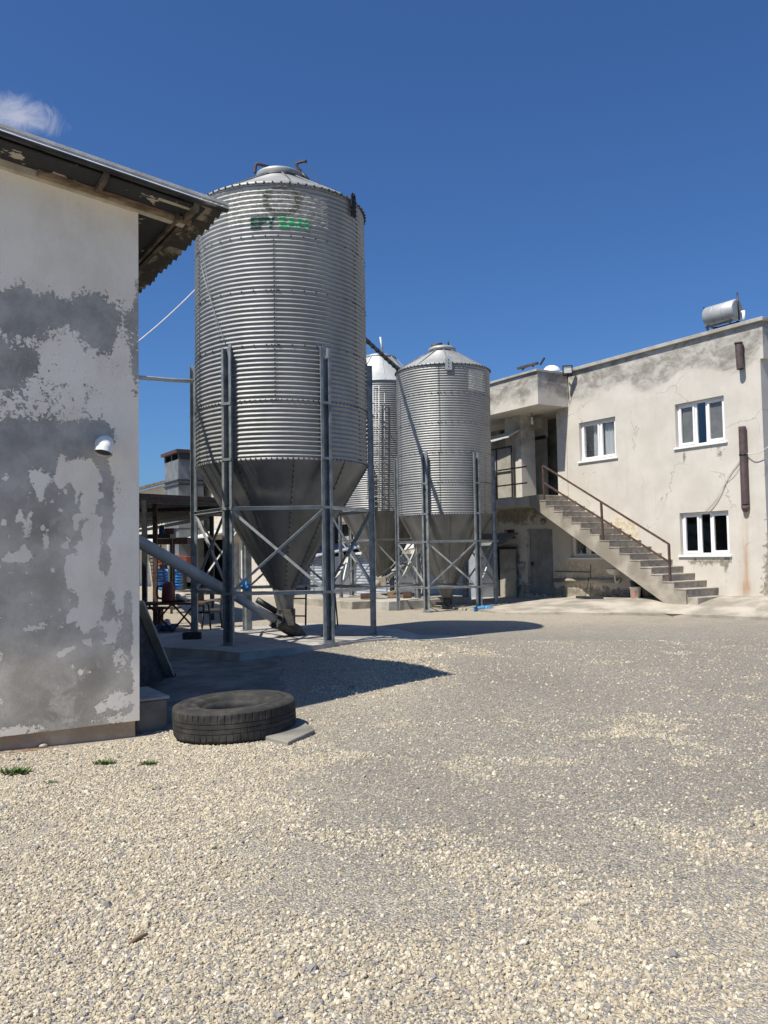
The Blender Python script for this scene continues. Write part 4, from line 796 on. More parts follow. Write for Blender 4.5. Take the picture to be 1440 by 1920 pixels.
# windows
def window(r, kind, sillw=.06):
    a0, a1, z0, z1 = r; b = BF+.10; f = .055
    q = MB(); 
    def fr(x0, x1, y0, y1, w=f, d=.05, bb=b):
        q.hbox(x0, x0+w, bb, bb+d, y0, y1); q.hbox(x1-w, x1, bb, bb+d, y0, y1); q.hbox(x0+w, x1-w, bb+.001, bb+d-.001, y0, y0+w); q.hbox(x0+w, x1-w, bb+.001, bb+d-.001, y1-w, y1)
    fr(a0+.004, a1-.004, z0+.004, z1-.004, f, .06); W = a1-a0; panes = []
    if kind == 2: m_ = [a0+f, a0+W*.53, a1-f]
    else: m_ = [a0+f, a0+W*.385, a0+W*.605, a1-f]
    for i in range(len(m_)-1):
        sash = (kind == 2) or i != 1; x0, x1 = m_[i]+.004, m_[i+1]-.004
        if i: q.hbox(m_[i]-.03, m_[i]+.03, b+.002, b+.055, z0+f, z1-f)
        if sash: fr(x0+(.028 if i else 0), x1-(.028 if i < len(m_)-2 else 0), z0+f+.002, z1-f-.002, .06, .055, b-.018); g_ = .065
        else: g_ = .0
        panes.append((x0+g_, x1-g_, z0+f+g_, z1-f-g_, sash))
    q.mat(1)
    wo = q.build('window', [M['white_frame'], M['screen']], house, bevel=.006)
    for x0, x1, y0, y1, sash in panes:
        g = MB(); g.quad(H(x0, b+.03, y0), H(x1, b+.03, y0), H(x1, b+.03, y1), H(x0, b+.03, y1)); g.build('pane', M['glass'], wo)
        if kind == 3 and sash: g = MB(); g.hbox(x0+.002, x1-.002, b+.045, b+.05, y0+.002, y1-.002); g.build('insect_screen', M['screen'], wo)
    g = MB(); g.hbox(a0-.06, a1+.07, BF-.05, BF+.10, z0-.045, z0+.002); g.build('sill', M['white_frame'], wo, bevel=.006)
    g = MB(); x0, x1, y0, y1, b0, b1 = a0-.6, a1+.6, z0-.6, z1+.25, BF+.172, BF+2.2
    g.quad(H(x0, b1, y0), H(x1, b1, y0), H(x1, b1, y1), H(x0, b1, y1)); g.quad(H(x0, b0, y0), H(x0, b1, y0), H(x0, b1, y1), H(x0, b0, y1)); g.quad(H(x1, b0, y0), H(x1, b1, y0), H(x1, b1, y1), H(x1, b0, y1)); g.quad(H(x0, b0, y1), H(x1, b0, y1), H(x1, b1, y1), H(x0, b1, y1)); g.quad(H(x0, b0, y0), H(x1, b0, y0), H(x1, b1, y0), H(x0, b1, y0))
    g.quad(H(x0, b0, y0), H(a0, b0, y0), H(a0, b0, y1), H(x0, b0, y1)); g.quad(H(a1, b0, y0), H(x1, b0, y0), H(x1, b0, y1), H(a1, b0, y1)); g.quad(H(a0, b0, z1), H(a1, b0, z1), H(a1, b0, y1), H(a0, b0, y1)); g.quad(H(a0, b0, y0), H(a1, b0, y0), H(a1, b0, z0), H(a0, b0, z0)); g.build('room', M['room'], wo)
    return wo
def drape(x0, x1, z0, z1, b, parent, folds):
    q = MB(); q.smooth = True; n = 60; R_ = []
    for j in range(9):
        z = z0+(z1-z0)*j/8; R_.append([q.vert(H(x0+(x1-x0)*i/n, b+.022*math.sin(folds*2*PI*i/n+.6*math.sin(j*.4))+.01*math.sin(i*.9), z)) for i in range(n+1)])
    for A, B in zip(R_, R_[1:]):
        for i in range(n): q.face((A[i], A[i+1], B[i+1], B[i]))
    q.build('curtain', M['curtain'], parent)
w1 = window(aW[0], 2); drape(aW[0][0]+.38, aW[0][0]+.78, aW[0][2]+.02, aW[0][3]-.02, BF+.22, w1, 4); drape(aW[0][0]+.80, aW[0][1]-.02, aW[0][2]+.02, aW[0][3]-.02, BF+.22, w1, 5)
w2 = window(aW[1], 3); w3 = window(aW[2], 1); w4 = window(aW[3], 2)
w3['label'] = 'dark glazed lower window with bright white frame'; w1['label'] = 'upper window with white curtains'; w2['label'] = 'upper window with grey screens'; w4['label'] = 'shaded window under the stair'
# lower door
q = MB(); q.hbox(DR[0]+.03, DR[1]-.03, BF+.10, BF+.15, DR[2], DR[3]-.04); q.hbox(DR[0]+.03, DR[1]-.03, BF+.085, BF+.10, DR[3]-.16, DR[3]-.045); dl = q.build('door', M['door_grey'], house, bevel=.006); dl['label'] = 'grey lower door beneath the landing'
q = MB(); q.hbox(DR[0]+.12, DR[0]+.18, BF+.03, BF+.10, DR[2]+.9, DR[2]+1.02); q.build('handle', M['blackmetal'], dl)
q = MB(); q.hbox(VENT[0], VENT[1], BF+.14, BF+.16, VENT[2], VENT[3]); q.build('vent_opening', M['blackmetal'], house)
# canopy box over the landing, and landing with its stair
BC = 17.26; zc0, zc1 = 6.07, 7.06
q = MB(); na_ = 40
for a0, a1 in zip(grid(-25.5, -18.79, na_)[:-1], grid(-25.5, -18.79, na_)[1:]):
    for z0, z1 in zip(grid(zc0, zc1, 8)[:-1], grid(zc0, zc1, 8)[1:]): q.quad(H(a0, BC, z0), H(a1, BC, z0), H(a1, BC, z1), H(a0, BC, z1))
for b0, b1 in zip(grid(BC, BF, 10)[:-1], grid(BC, BF, 10)[1:]):
    for z0, z1 in zip(grid(zc0, zc1, 8)[:-1], grid(zc0, zc1, 8)[1:]): q.quad(H(-18.79, b0, z0), H(-18.79, b1, z0), H(-18.79, b1, z1), H(-18.79, b0, z1))
q.quad(H(-25.5, BC, zc0), H(-18.79, BC, zc0), H(-18.79, 20.6, zc0), H(-25.5, 20.6, zc0)); q.quad(H(-25.5, BC, zc1-.002), H(-18.79, BC, zc1-.002), H(-18.79, 20.6, zc1-.002), H(-25.5, 20.6, zc1-.002))
q.build('canopy', M['house'], house, {'weather': lambda p: .55*float(sst(6.2, 6.6, p.z))-.05, 'flake': lambda p: -.42+(.22 if p.z > 6.2 and p.dot(E2) < BC+.1 else 0), 'dirt': lambda p: -.2, 'rust': lambda p: 0})
q = MB(); q.hbox(-25.5, -18.76, BC-.06, BC+.12, zc1, zc1+.07); q.hbox(-18.90, -18.76, BC+.12, BF-.01, zc1, zc1+.07); q.build('canopy_coping', M['concrete'], house, bevel=.008)
BL = 17.28; ZL = 3.33
q = MB(); q.hbox(-25.5, AL+.02, BL, 20.4, ZL-.26, ZL); q.hbox(AL+.02, -19.0, BL+.01, BF-.001, ZL-.25, ZL-.02); q.rough(.008, 4); q.build('landing', M['concrete'], house)
q = MB(); q.hbox(-19.55, -19.30, BL-.025, BL+.1, ZL-.27, ZL+.012); q.build('landing_kerb', M['concrete_pale'], house, bevel=.01)
q = MB(); q.quad(H(-25.5, 19.7, ZL), H(-18.9, 19.7, ZL), H(-18.9, 19.7, zc0), H(-25.5, 19.7, zc0)); q.build('porch_wall', M['concrete_dark'], house, NOA)
a_, z_ = fz(978, 860); q = MB(); q.hbox(fz(963, 860)[0], fz(993, 860)[0], BF-.35, BF+.25, ZL, zc0); q.build('porch_column', M['house'], house, NOA)
a0 = fz(992, 880, 19.2)[0]; a1 = fz(1025, 880, 19.2)[0]; q = MB(); q.hbox(a0, a1, 19.2, 19.26, ZL, fz(1005, 824, 19.2)[1]); ud = q.build('door', M['door_tan'], house); ud['label'] = 'pale upper door at the head of the stair'
q = MB(); q.hbox(a0-.5, a0, 19.15, 19.3, ZL, zc0); q.hbox(a0, a1, 19.15, 19.3, fz(1005, 824, 19.2)[1]+.03, zc0); q.build('porch_partition', M['house'], house, NOA)
q = MB(); q.hbox(a0, a1+.05, 19.1, 19.15, fz(1005, 826, 19.2)[1], fz(1005, 820, 19.2)[1]); q.build('door_head', M['blackmetal'], house)
q = MB(); a0, a1 = fz(998, 795, 18.6)[0], fz(1014, 795, 18.6)[0]; q.hbox(a0, a1, 18.55, 18.75, fz(1005, 803, 18.6)[1], fz(1005, 786, 18.6)[1]); q.build('meter_box', M['door_tan'], house, bevel=.01)
q = MB(); a_ = fz(997, 775, 18.2)[0]; q.tube([H(a_, 18.2, zc0), H(a_, 18.2, zc0-.16)], .012, 6); q.mat(1).lathe(H(a_, 18.2, zc0-.38), [(.002, 0), (.04, .02), (.05, .08), (.03, .16), (.025, .24)], 14); q.build('light_bulb', [M['darkwire'], M['white_plastic']], house)
gz0, gz1 = ZL+.05, fz(945, 838, 18.0)[1]; a0, a1 = fz(931, 890, 18.0)[0], fz(961, 890, 18.0)[0]; q = MB()
q.hbox(a0-.8, a1, 18.0, 18.04, gz0, gz1); q.mat(1)
for a in (a0-.8, a0, a1-.04): q.hbox(a, a+.05, 17.97, 18.0, gz0, gz1)
for z in (gz0, (gz0+gz1)/2, gz1-.05): q.hbox(a0-.8, a1, 17.975, 17.998, z, z+.05)
q.build('porch_screen', [M['door_tan'], M['blackmetal']], house)
q = MB(); q.prism([H(-25, 17.4, fz(925, 835, 17.4)[1]-.1), H(fz(963, 818, 17.9)[0], 17.7, fz(963, 818, 17.7)[1]), H(fz(963, 818, 17.9)[0], 18.4, fz(963, 818, 17.7)[1]+.35), H(-25, 18.4, fz(925, 835, 17.4)[1]+.3)], UP*.05); q.build('porch_lean_to', M['cement_sheet'], house)
q = MB(); q.tube([facade(925, 822, 18.3), facade(940, 817, 18.3), facade(943, 808, 18.3)], .06, 10); q.build('waste_pipe', M['rust'], house)
# stair
st = thing('staircase', 'open concrete stair with brown risers and rusty handrail against the house front', 'staircase', H(-13.6, BL, .4))
NS = 16; aT, aB = -19.28, -13.70; run = (aB-aT)/NS; rise = (ZL-.47)/NS; BO = BL-.02
q = MB(); prof_t = [(aT-.0, ZL-.02)]
pts = []
for k in range(NS):
    pts += [(aT+run*k, ZL-.012-rise*k), (aT+run*(k+1), ZL-.012-rise*k)]
pts += [(aB, .18), (aB-.46, .18), (aT, ZL-.27)]
fr_ = [H(a, BO, z) for a, z in pts]; bk = [H(a, BF-.003, z) for a, z in pts]
i0 = [q.vert(p) for p in fr_]; i1 = [q.vert(p) for p in bk]; q.face(i0); q.face(i1[::-1])
for k in range(len(pts)): q.face((i0[k], i0[(k+1) % len(pts)], i1[(k+1) % len(pts)], i1[k]))
q.build('flight', M['concrete_pale'], st)
for k in range(NS):
    z = ZL-.012-rise*k; a = aT+run*k; q = MB(); q.hbox(a-.01+run*0, a+run+.025, BO-.012, BF-.004, z-.001, z+.028); q.rough(.010, 7, k)
    q.build('tread', M['concrete_pale'], st, bevel=.006)
    q = MB(); q.hbox(a+run, a+run+.008, BO+.06, BF-.12-.05*random.random(), z-rise+.03, z-.003); q.build('riser', M['tile_brown'], st)
q = MB(); q.hbox(aB-.1, aB+.30, BO+.05, BF-.01, .1, .46); q.rough(.012, 5); q.build('tread', M['concrete_pale'], st, bevel=.012)
rl = MB(); RB = BO+.06
def rpt(x, y): return facade(x, y, RB)
tp = [rpt(1018, 873), rpt(1127, 941), rpt(1254, 1020)]; bt = [rpt(1021, 945), rpt(1131, 1013), rpt(1257, 1096)]
for A, B in zip(tp, bt):
    q = MB(); q.beam(A, B, .05, .05, E2); q.build('rail_post', M['rust'], st)
for f0, nm in ((0.0, 'handrail'), (.45, 'mid_rail')):
    q = MB(); P = [a.lerp(b, f0) for a, b in zip(tp, bt)]; q.beam(P[0], P[1], .045, .045, E2); q.beam(P[1], P[2], .045, .045, E2); q.build(nm, M['rust'], st)
rl = thing('landing_railing', 'rusty two bar railing along the upper landing behind the second silo', 'railing', H(-20, BL, ZL))
for z in (.92, .42): q = MB(); q.beam(H(-25, RB, ZL+z), H(-19.45, RB, ZL+z), .04, .04, E2); q.build('rail', M['rust'], rl)
for a in (-20.9, -22.8, -24.8): q = MB(); q.beam(H(a, RB, ZL), H(a, RB, ZL+.94), .04, .04, E2); q.build('rail_post', M['rust'], rl)
# fittings on the house
dp = thing('drain_pipe', 'long brown cut off downpipe beside the rust streak on the house front', 'drain pipe', H(-12.85, BF, 2.4), 'brown downpipes on the house')
p0, p1 = facade(1391.5, 800, BF-.09), facade(1397, 946, BF-.09); p2 = facade(1398, 958, BF-.03)
q = MB(); q.tube([p0, p1], .088, 18, False); q.tube([p1, p1.lerp(p2, .5), p2], [.088, .095, .07], 18); q.disc(p0-UP*.02, .08, 18); q.build('pipe', M['brownpaint'], dp)
q = MB(); q.tube([p0.lerp(p1, .35), p0.lerp(p1, .37)], .098, 18); q.build('bracket', M['blackmetal'], dp)
dp2 = thing('drain_pipe', 'short brown pipe stub high on the house front under the parapet', 'drain pipe', H(-12.9, BF, 6.1), 'brown downpipes on the house')
p0, p1 = facade(1384.5, 642, BF-.13), facade(1388, 692, BF-.13); q = MB(); q.tube([p0, p1], .085, 18, False); q.tube([p0+UP*.0, p0-UP*.035], .10, 18); q.tube([p0-UP*.08, p0-UP*.08+E2*.13], .06, 12); q.disc(p1+UP*.03, .082, 18); q.build('pipe', M['brownpaint'], dp2)
tk = facade(1354, 588, BF+.75); wt_ = thing('water_tank', 'silver solar water tank on a small stand on the flat roof', 'water tank', Vector((tk.x, tk.y, ZT+.1)))
ax = E1; p0 = tk-ax*.44; p1 = tk+ax*.44; q = MB(); q.tube([p0-ax*.05, p0, p0+ax*.02, p1-ax*.02, p1, p1+ax*.03], [.05, .24, .27, .27, .25, .24], 32); q.tube([p1+ax*.028, p1+ax*.032], [.22, .22], 28)
for f in (.32, .68): q.tube([p0.lerp(p1, f)-ax*.012, p0.lerp(p1, f)+ax*.012], .276, 32)
q.build('tank', M['galv_white'], wt_); q = MB()
for f in (.12, .88):
    for s in (-1, 1): c = p0.lerp(p1, f); q.beam(c+E2*s*.16-UP*.25, Vector((c.x, c.y, ZT+.05))+E2*s*.2, .04, .04)
q.beam(p0.lerp(p1, .05)-UP*.30-E2*.16, p0.lerp(p1, .95)-UP*.30-E2*.16, .04, .05); q.beam(p0.lerp(p1, .05)-UP*.30+E2*.16, p0.lerp(p1, .95)-UP*.30+E2*.16, .04, .05); q.beam(Vector(p0.lerp(p1, .12))-UP*.30, p0.lerp(p1, .88)-UP*.42, .03, .03); q.build('stand', M['blackmetal'], wt_)
q = MB(); q.tube([p1+ax*.06+UP*.42-E2*.05, p1+ax*.07-UP*.30-E2*.02], .022, 8); q.build('level_pipe', M['blackmetal'], wt_); q = MB(); q.tube([p1+ax*.12-UP*.05+E2*.1, p1+ax*.12-UP*.38+E2*.1], .04, 8); q.tube([p1+ax*.0-UP*.08+E2*.1, p1+ax*.14-UP*.08+E2*.1], .04, 8); q.build('white_elbow', M['white_plastic'], wt_); q = MB(); q.tube([p0+UP*.2-ax*.02, p0+UP*.30-ax*.12], .025, 8); q.build('valve', M['blackmetal'], wt_)
fl_ = facade(1064, 693, BF-.28); fo = thing('floodlight', 'square black floodlight at the corner of the porch canopy', 'floodlight', fl_)
n_ = (CAM+Vector((0, -3, -1.5))-fl_).normalized(); X = n_.cross(UP).normalized(); Z = X.cross(n_)
q = MB(); q.box(fl_, .15, .05, .13, X, n_, Z)
for s, e in (((0, 1)), ((0, -1)), ((1, 0)), ((-1, 0))): q.box(fl_+n_*.06+X*.135*s+Z*.115*e, .15 if s == 0 else .016, .012, .016 if s == 0 else .13, X, n_, Z)
q.box(fl_-Z*.17, .14, .03, .025, X, n_, Z); q.build('housing', M['blackmetal'], fo, bevel=.006); q = MB(); q.box(fl_+n_*.054, .118, .004, .098, X, n_, Z); q.build('lens', M['white_plastic'], fo); q = MB(); q.tube([fl_-n_*.05, fl_-n_*.05-UP*.15, H(-18.72, BF-.08, fl_.z-.22)], .02, 8); q.tube(sag(fl_-UP*.13, H(-18.74, BF-.02, fl_.z-.95), .05), .010, 6); q.build('bracket', M['blackmetal'], fo)
ds = facade(1035, 692, BF+.1); q = MB(); q.lathe(ds, [(.001, .12), (.10, .11), (.19, .07), (.25, .0), (.26, -.015)], 28, Matrix.Rotation(rad(20), 3, 'X')); o = q.build('satellite_dish', M['white_plastic'], None, loc=ds); tag(o, 'white satellite dish peeking over the canopy parapet', 'dish')
q = MB(); 
for (x0, y0), (x1, y1), r in (((971, 691), (1008, 681), .035), ((984, 688), (979, 694), .02), ((1001, 683), (999, 688), .02)): q.beam(facade(x0, y0, BC+.5), facade(x1, y1, BC+.5), r*2, r*2)
o = q.build('roof_bar', M['rust'], None, loc=facade(990, 690, BC+.5)); tag(o, 'rusty steel bars lying on top of the porch canopy', 'steel bar')
q = MB(); q.beam(facade(1013, 684, BC+.6), facade(1021, 671, BC+.6), .05, .04); o = q.build('bent_rod', M['blackmetal'], None, loc=facade(1013, 684, BC+.6)); tag(o, 'dark bent rod sticking up from the porch canopy corner', 'rod')
for pts_, r, mat, lb_ in (([(1440, 838), (1425, 848), (1410, 851), (1396, 852), (1384, 868), (1366, 893), (1352, 925), (1340, 945), (1330, 956)], .010, 'wire', 'pale loose cable running from the downpipe down to the lower right window'), ([(1396, 854), (1380, 885), (1360, 905), (1345, 930), (1322, 957)], .006, 'wire', 'thin second cable hanging beside the pale loose cable')):
    q = MB(); q.tube(curve_pts([facade(x, y, BF-.03 if x < 1400 else BF-.12) for x, y in pts_], 6), r, 6); o = q.build('cable', M[mat], None, loc=facade(pts_[3][0], pts_[3][1], BF-.03)); tag(o, lb_, 'cable')
# under the stair
q = MB(); q.tube([facade(1038, 1088, BF-.07), facade(1162, 1089, BF-.07)], .055, 12); 
for x in (1060, 1085, 1138): q.tube([facade(x, 1088, BF-.07), facade(x, 1088, BF+.02)], .03, 8)
o = q.build('water_pipe', M['concrete_pale'], None, loc=facade(1100, 1088, BF-.07)); tag(o, 'pale thick pipe along the wall below the stair window', 'pipe')
q = MB(); q.tube([facade(1040, 1071, BF-.02), facade(1108, 1073, BF-.02)], .014, 8); q.tube([facade(1107, 1060, BF-.02), facade(1107, 1120, BF-.02)], .009, 8); o = q.build('thin_pipe', M['concrete_dark'], None, loc=facade(1107, 1073, BF-.02)); tag(o, 'thin dark pipe above the pale pipe under the stair', 'pipe')
bs_ = facade(1153, 1070, BF-.26); wb = thing('wash_basin', 'small white wall wash basin under the stair', 'basin', bs_)
q = MB(); q.lathe(bs_, [(.001, -.13), (.12, -.12), (.22, -.05), (.255, .04), (.265, .055), (.24, .055), (.20, -.02), (.001, -.06)], 28); q.box(bs_+E2*.20+UP*.03, .24, .06, .035, E1, E2); q.build('bowl', M['ceramic'], wb); q = MB(); q.tube(curve_pts([bs_-UP*.12, bs_-UP*.26, bs_-UP*.33+E1*.05, bs_-UP*.27+E1*.10+E2*.06, bs_-UP*.25+E2*.2], 5), .028, 8); q.build('trap', M['white_plastic'], wb)
def pv(a, b):
    u, v = 0, (b-16.0)/3.2; return pz(a)*float(sst(.05, .55, min(max(v, 0), 1)))
bk0 = facade(1192, 1128, 17.62); bk0.z = pavz(bk0.dot(E1), bk0.dot(E2))
bu = thing('paint_bucket', 'pale paint bucket with red print standing in front of the stair', 'bucket', bk0)
q = MB(); q.lathe(bk0, [(.001, .0), (.125, .0), (.145, .27), (.155, .27), (.155, .30), (.14, .30), (.135, .27), (.001, .24)], 28); q.build('pail', M['pink'], bu)
q = MB(); cn_ = math.atan2(-bk0.y, -bk0.x)
for k in range(5):
    for z0, z1 in ((.03, .13), (.15, .20)):
        if (k+int(z0*100)) % 3 == 0: continue
        a0_, a1_ = cn_-.9+.22*k, cn_-.9+.22*k+.17; rr_ = lambda z: .1265+.074*z; q.quad(*[bk0+Vector((rr_(z)*math.cos(a), rr_(z)*math.sin(a), z)) for a, z in ((a0_, z0), (a1_, z0), (a1_, z1), (a0_, z1))])
q.build('print', M['redprint'], bu)
for i, (px, py, r, h_, mat, lb_) in enumerate(((1194, 1106, .17, .20, 'blackmetal', 'dark plastic tub stacked behind the pale paint bucket'), (1196, 1090, .16, .16, 'door_grey', 'grey upturned tub on top of the dark tub under the stair'), (1216, 1118, .18, .32, 'tile_brown', 'brownish crate like pot deepest in the shade under the stair'))):
    c = facade(px, py, 17.95); 
    if i != 1: c.z = pavz(c.dot(E1), c.dot(E2))+(.22 if i == 0 else 0)
    else: c.z = pavz(c.dot(E1), c.dot(E2))+.43
    q = MB(); q.lathe(c, [(.001, 0), (r*.82, 0), (r, h_), (r*1.08, h_), (r*1.08, h_+.03), (r*.93, h_+.03), (r*.8, .03), (.001, .03)], 22)
    if i == 0: q.box(Vector((c.x, c.y, c.z-.11)), .16, .14, .11, E1, E2)
    o = q.build('tub', M[mat], None, loc=c); tag(o, lb_, 'tub')
mp0 = facade(1103, 1127, 17.2); mp0.z = pavz(mp0.dot(E1), mp0.dot(E2))+.01; mo = thing('yard_squeegee', 'floor squeegee with a wide black head leaning on the wall pipe', 'squeegee', mp0)
q = MB(); q.prism([mp0+E1*-.45+E2*-.03, mp0+E1*-.30+E2*.2, mp0+E1*.40+E2*.18, mp0+E1*.55+E2*.0, mp0+E1*.2-E2*.1], UP*.06); q.build('head', M['blackmetal'], mo); q = MB(); q.tube([mp0+UP*.05-E1*.1, facade(1104, 1083, BF-.12)], .014, 8); q.build('handle', M['blackmetal'], mo)
# metal lean-to at the house foot
lt = thing('lean_to_shed', 'grey sheet metal lean-to with a pale door beside the grey house door', 'shed', H(-22.5, BF-.5, .2))
a0, a1 = fz(934, 1080, BF-.12)[0], fz(968, 1080, BF-.12)[0]; zt_ = fz(950, 1030, BF-.12)[1]; q = MB(); q.hbox(a0+.12, a1, BF-.14, BF-.10, .15, zt_); ldr = q.build('door', M['door_tan'], lt, bevel=.005); q = MB(); q.hbox(a1-.25, a1-.05, BF-.16, BF-.14, 1.05, 1.09); q.hbox(a0+.4, a0+.6, BF-.16, BF-.14, 1.0, 1.12); q.build('latch', M['door_grey'], ldr)
q = MB(); q.hbox(a0-3.2, a0+.02, BF-1.1, BF-1.06, .1, zt_+.15); q.hbox(a0-.02, a0+.02, BF-1.06, BF-.14, .1, zt_+.1)
q.build('side_sheet', M['panelblue'], lt); q = MB(); q.hbox(a0, a0+.10, BF-.18, BF-.02, .1, zt_+.05); q.hbox(a0, a1+.05, BF-.18, BF-.1, zt_, zt_+.08); q.build('frame', M['blackmetal'], lt)
q = MB(); q.prism([H(a0-3.2, BF-1.35, zt_+.12), H(a1+.05, BF-.75, zt_+.12), H(a1+.05, BF-.03, zt_+.52), H(a0-3.2, BF-.03, zt_+.52)], UP*.03); q.build('roof_sheet', M['steel'], lt)
q = MB(); c = facade(1018, 978, BF-.05); q.lathe(c, [(.001, .08), (.08, .06), (.10, .0)], 18, Matrix.Rotation(rad(90), 3, 'X')); o = q.build('wall_lamp', M['steel'], None, loc=c); tag(o, 'round grey bulkhead lamp over the grey house door', 'lamp')
# broken kerb stones and tufts at the pavement edge
for i, (px, py, s, lb_) in enumerate(((1345, 1140, .26, 'largest pale kerb stone in the broken pavement edge'), (1318, 1141, .15, 'small kerb stone left of the largest kerb stone'), (1376, 1139, .22, 'flat kerb stone just right of the largest kerb stone'), (1412, 1137, .24, 'kerb stone farthest right at the pavement edge'), (1268, 1148, .20, 'low kerb stone left below the stair foot'))):
    p = G(px, py); bm = bmesh.new(); bmesh.ops.create_icosphere(bm, subdivisions=3, radius=s)
    for v in bm.verts: v.co += noise.noise_vector(v.co*5+Vector((i*5, 0, 0)))*s*.5; v.co.z = max(-.1, min(v.co.z*.5, s*.28))
    me2 = bpy.data.meshes.new('kerb_stone'); bm.to_mesh(me2); bm.free(); me2.materials.append(M['stone']); o = bpy.data.objects.new('kerb_stone', me2); o.location = p+UP*.10; o.rotation_euler = (0, 0, i*1.3); COL.objects.link(o); tag(o, lb_, 'stone', 'kerb stones along the pavement edge')
for px, py, s, n, lb_ in ((1302, 1141, .14, 90, 'dry grass tuft left of the small kerb stone'), (1326, 1146, .16, 120, 'widest dry grass strip below the kerb stones'), (1354, 1132, .10, 50, 'green sprig growing above the largest kerb stone'), (1392, 1134, .12, 60, 'green sprig between the two right kerb stones'), (1262, 1152, .12, 60, 'dry tuft at the low left kerb stone'), (1372, 1147, .10, 40, 'small dry tuft below the flat kerb stone')):
    weed(G(px, py), s, n, M['leaf'] if 'green' in lb_ else M['dryleaf'], lb_, 'weeds along the pavement edge', spread=2)
bgp = G(905, 1147); q = MB(); bm = bmesh.new(); bmesh.ops.create_icosphere(bm, subdivisions=4, radius=.20)
for v in bm.verts: v.co += noise.noise_vector(v.co*7)*.10+noise.noise_vector(v.co*19)*.03; v.co.z = max(-.05, v.co.z*.5+.02); v.co.x *= 1.45
me2 = bpy.data.meshes.new('plastic_bag'); bm.to_mesh(me2); bm.free(); me2.materials.append(M['bluebag']); o = bpy.data.objects.new('plastic_bag', me2); o.location = bgp+Vector((.05, .25, .03)); COL.objects.link(o); tag(o, 'crumpled blue plastic bag at the foot of the second silo', 'bag')
# ------------------------------------------------------------------ yard behind the near silo
BFAR = 14.2
fb_ = thing('far_building', 'long old limewashed building behind the canopy with a dark open bay', 'building', H(-30, BFAR, 0))
def ff(x, y, b=BFAR): q = ab(facade(x, y, b)); return q[0], q[2]
af0, af1 = -90, ff(520, 1000)[0]; zf = ff(400, 886)[1]
hole = [ff(320, 1070)[0], ff(418, 1070)[0], 0, ff(400, 1012)[1]]
wall_far = wall_h('wall', af0, af1, -.3, zf, BFAR, [[hole[0], hole[1], -.29, hole[3]]], .3, fb_, {'weather': lambda p: -.5, 'flake': lambda p: .0, 'dirt': lambda p: -.12, 'rust': lambda p: 0}, .5)
q = MB(); q.hbox(hole[0]-2, hole[1]+2, BFAR+5, BFAR+5.1, -.3, 5); q.hbox(hole[0]-2.1, hole[0]-2, BFAR+.31, BFAR+5, -.3, 5); q.hbox(hole[1]+2, hole[1]+2.1, BFAR+.31, BFAR+5, -.3, 5); q.hbox(hole[0]-2, hole[1]+2, BFAR+.31, BFAR+5, hole[3]+.6, hole[3]+.7); q.build('bay', M['tar'], fb_)
q = MB(); q.prism([H(af0, BFAR-.5, zf-.05), H(af1+.4, BFAR-.5, zf-.05), H(af1+.4, BFAR+4, zf+1.2), H(af0, BFAR+4, zf+1.2)], UP*.16); q.build('roof', M['wood_dark'], fb_)
zs_ = ff(400, 1003)[1]; q = MB(); q.prism([H(ff(288, 1020)[0]-3, BFAR-1.6, zs_-.45), H(ff(455, 1000)[0], BFAR-1.6, zs_-.2), H(ff(455, 1000)[0], BFAR-.02, zs_+.15), H(ff(288, 1020)[0]-3, BFAR-.02, zs_+.1)], UP*.07); q.build('awning', M['cement_sheet'], fb_)
for x0, x1, y0, y1, mt in ((432, 446, 1020, 1098, 'door_tan'), (452, 470, 1032, 1092, 'cement_sheet'), (375, 384, 895, 930, 'concrete_dark')):
    a0, z1 = ff(x0, y0, BFAR-.05); a1, z0 = ff(x1, y1, BFAR-.05); q = MB(); q.hbox(a0, a1, BFAR-.06, BFAR-.005, z0, z1); q.build('wall_panel', M[mt], fb_)
ch = thing('exhaust_duct', 'tall square grey duct with red cap rising beside the canopy', 'duct', facade(345, 1012, 13.2)); cb = 13.2
a0, z1 = ff(332, 870, cb); a1, _ = ff(358, 870, cb); _, z0 = ff(345, 1012, cb); q = MB(); q.hbox(a0, a1, cb-(a1-a0)*.3, cb+(a1-a0)*.3, z0-2, z1)
q.build('shaft', M['chimney'], ch); q = MB()
for y_ in (904, 912, 993): z = ff(345, y_, cb)[1]; q.hbox(a0-.06, a1+.06, cb-(a1-a0)*.3-.06, cb+(a1-a0)*.3+.06, z-.03, z+.03)
q.build('strap', M['blackmetal'], ch); q = MB(); q.hbox(a0-.2, a1+.2, cb-.75, cb+.75, z1+.30, z1+.45); q.build('cap', M['redbrown'], ch); q = MB()
for a in (a0, (a0+a1)/2, a1): q.hbox(a-.1, a+.1, cb-.6, cb+.6, z1, z1+.30)
q.build('cap_post', M['blackmetal'], ch)
# canopy shelter
cn0 = thing('steel_canopy', 'dark low steel canopy on rusty posts behind the barn', 'canopy', H(-19.2, 5, 0))
ZC = 3.05; ce = atY(440, 939, 18.9); a_n = -19.1; b_r = 9.0
def zplane(x, y, z): d = ray(x, y); return CAM+d*((z-HC)/d.z)
A_ = zplane(236, 929, ZC); B_ = zplane(452, 940, ZC); Cc = zplane(398, 962, ZC-.22); D_ = zplane(236, 996, ZC-.22)
q = MB(); q.smooth = False; n = 60
for i in range(n):
    f0, f1 = i/n, (i+1)/n; za, zb2_ = (.02, -.02) if i % 2 else (-.02, .02)
    for dz in (0, .012): q.quad(A_.lerp(B_, f0)+UP*(za+dz), A_.lerp(B_, f1)+UP*(zb2_+dz), D_.lerp(Cc, f1)+UP*(zb2_+dz), D_.lerp(Cc, f0)+UP*(za+dz))
q.build('roof_sheet', M['sheet_under'], cn0)
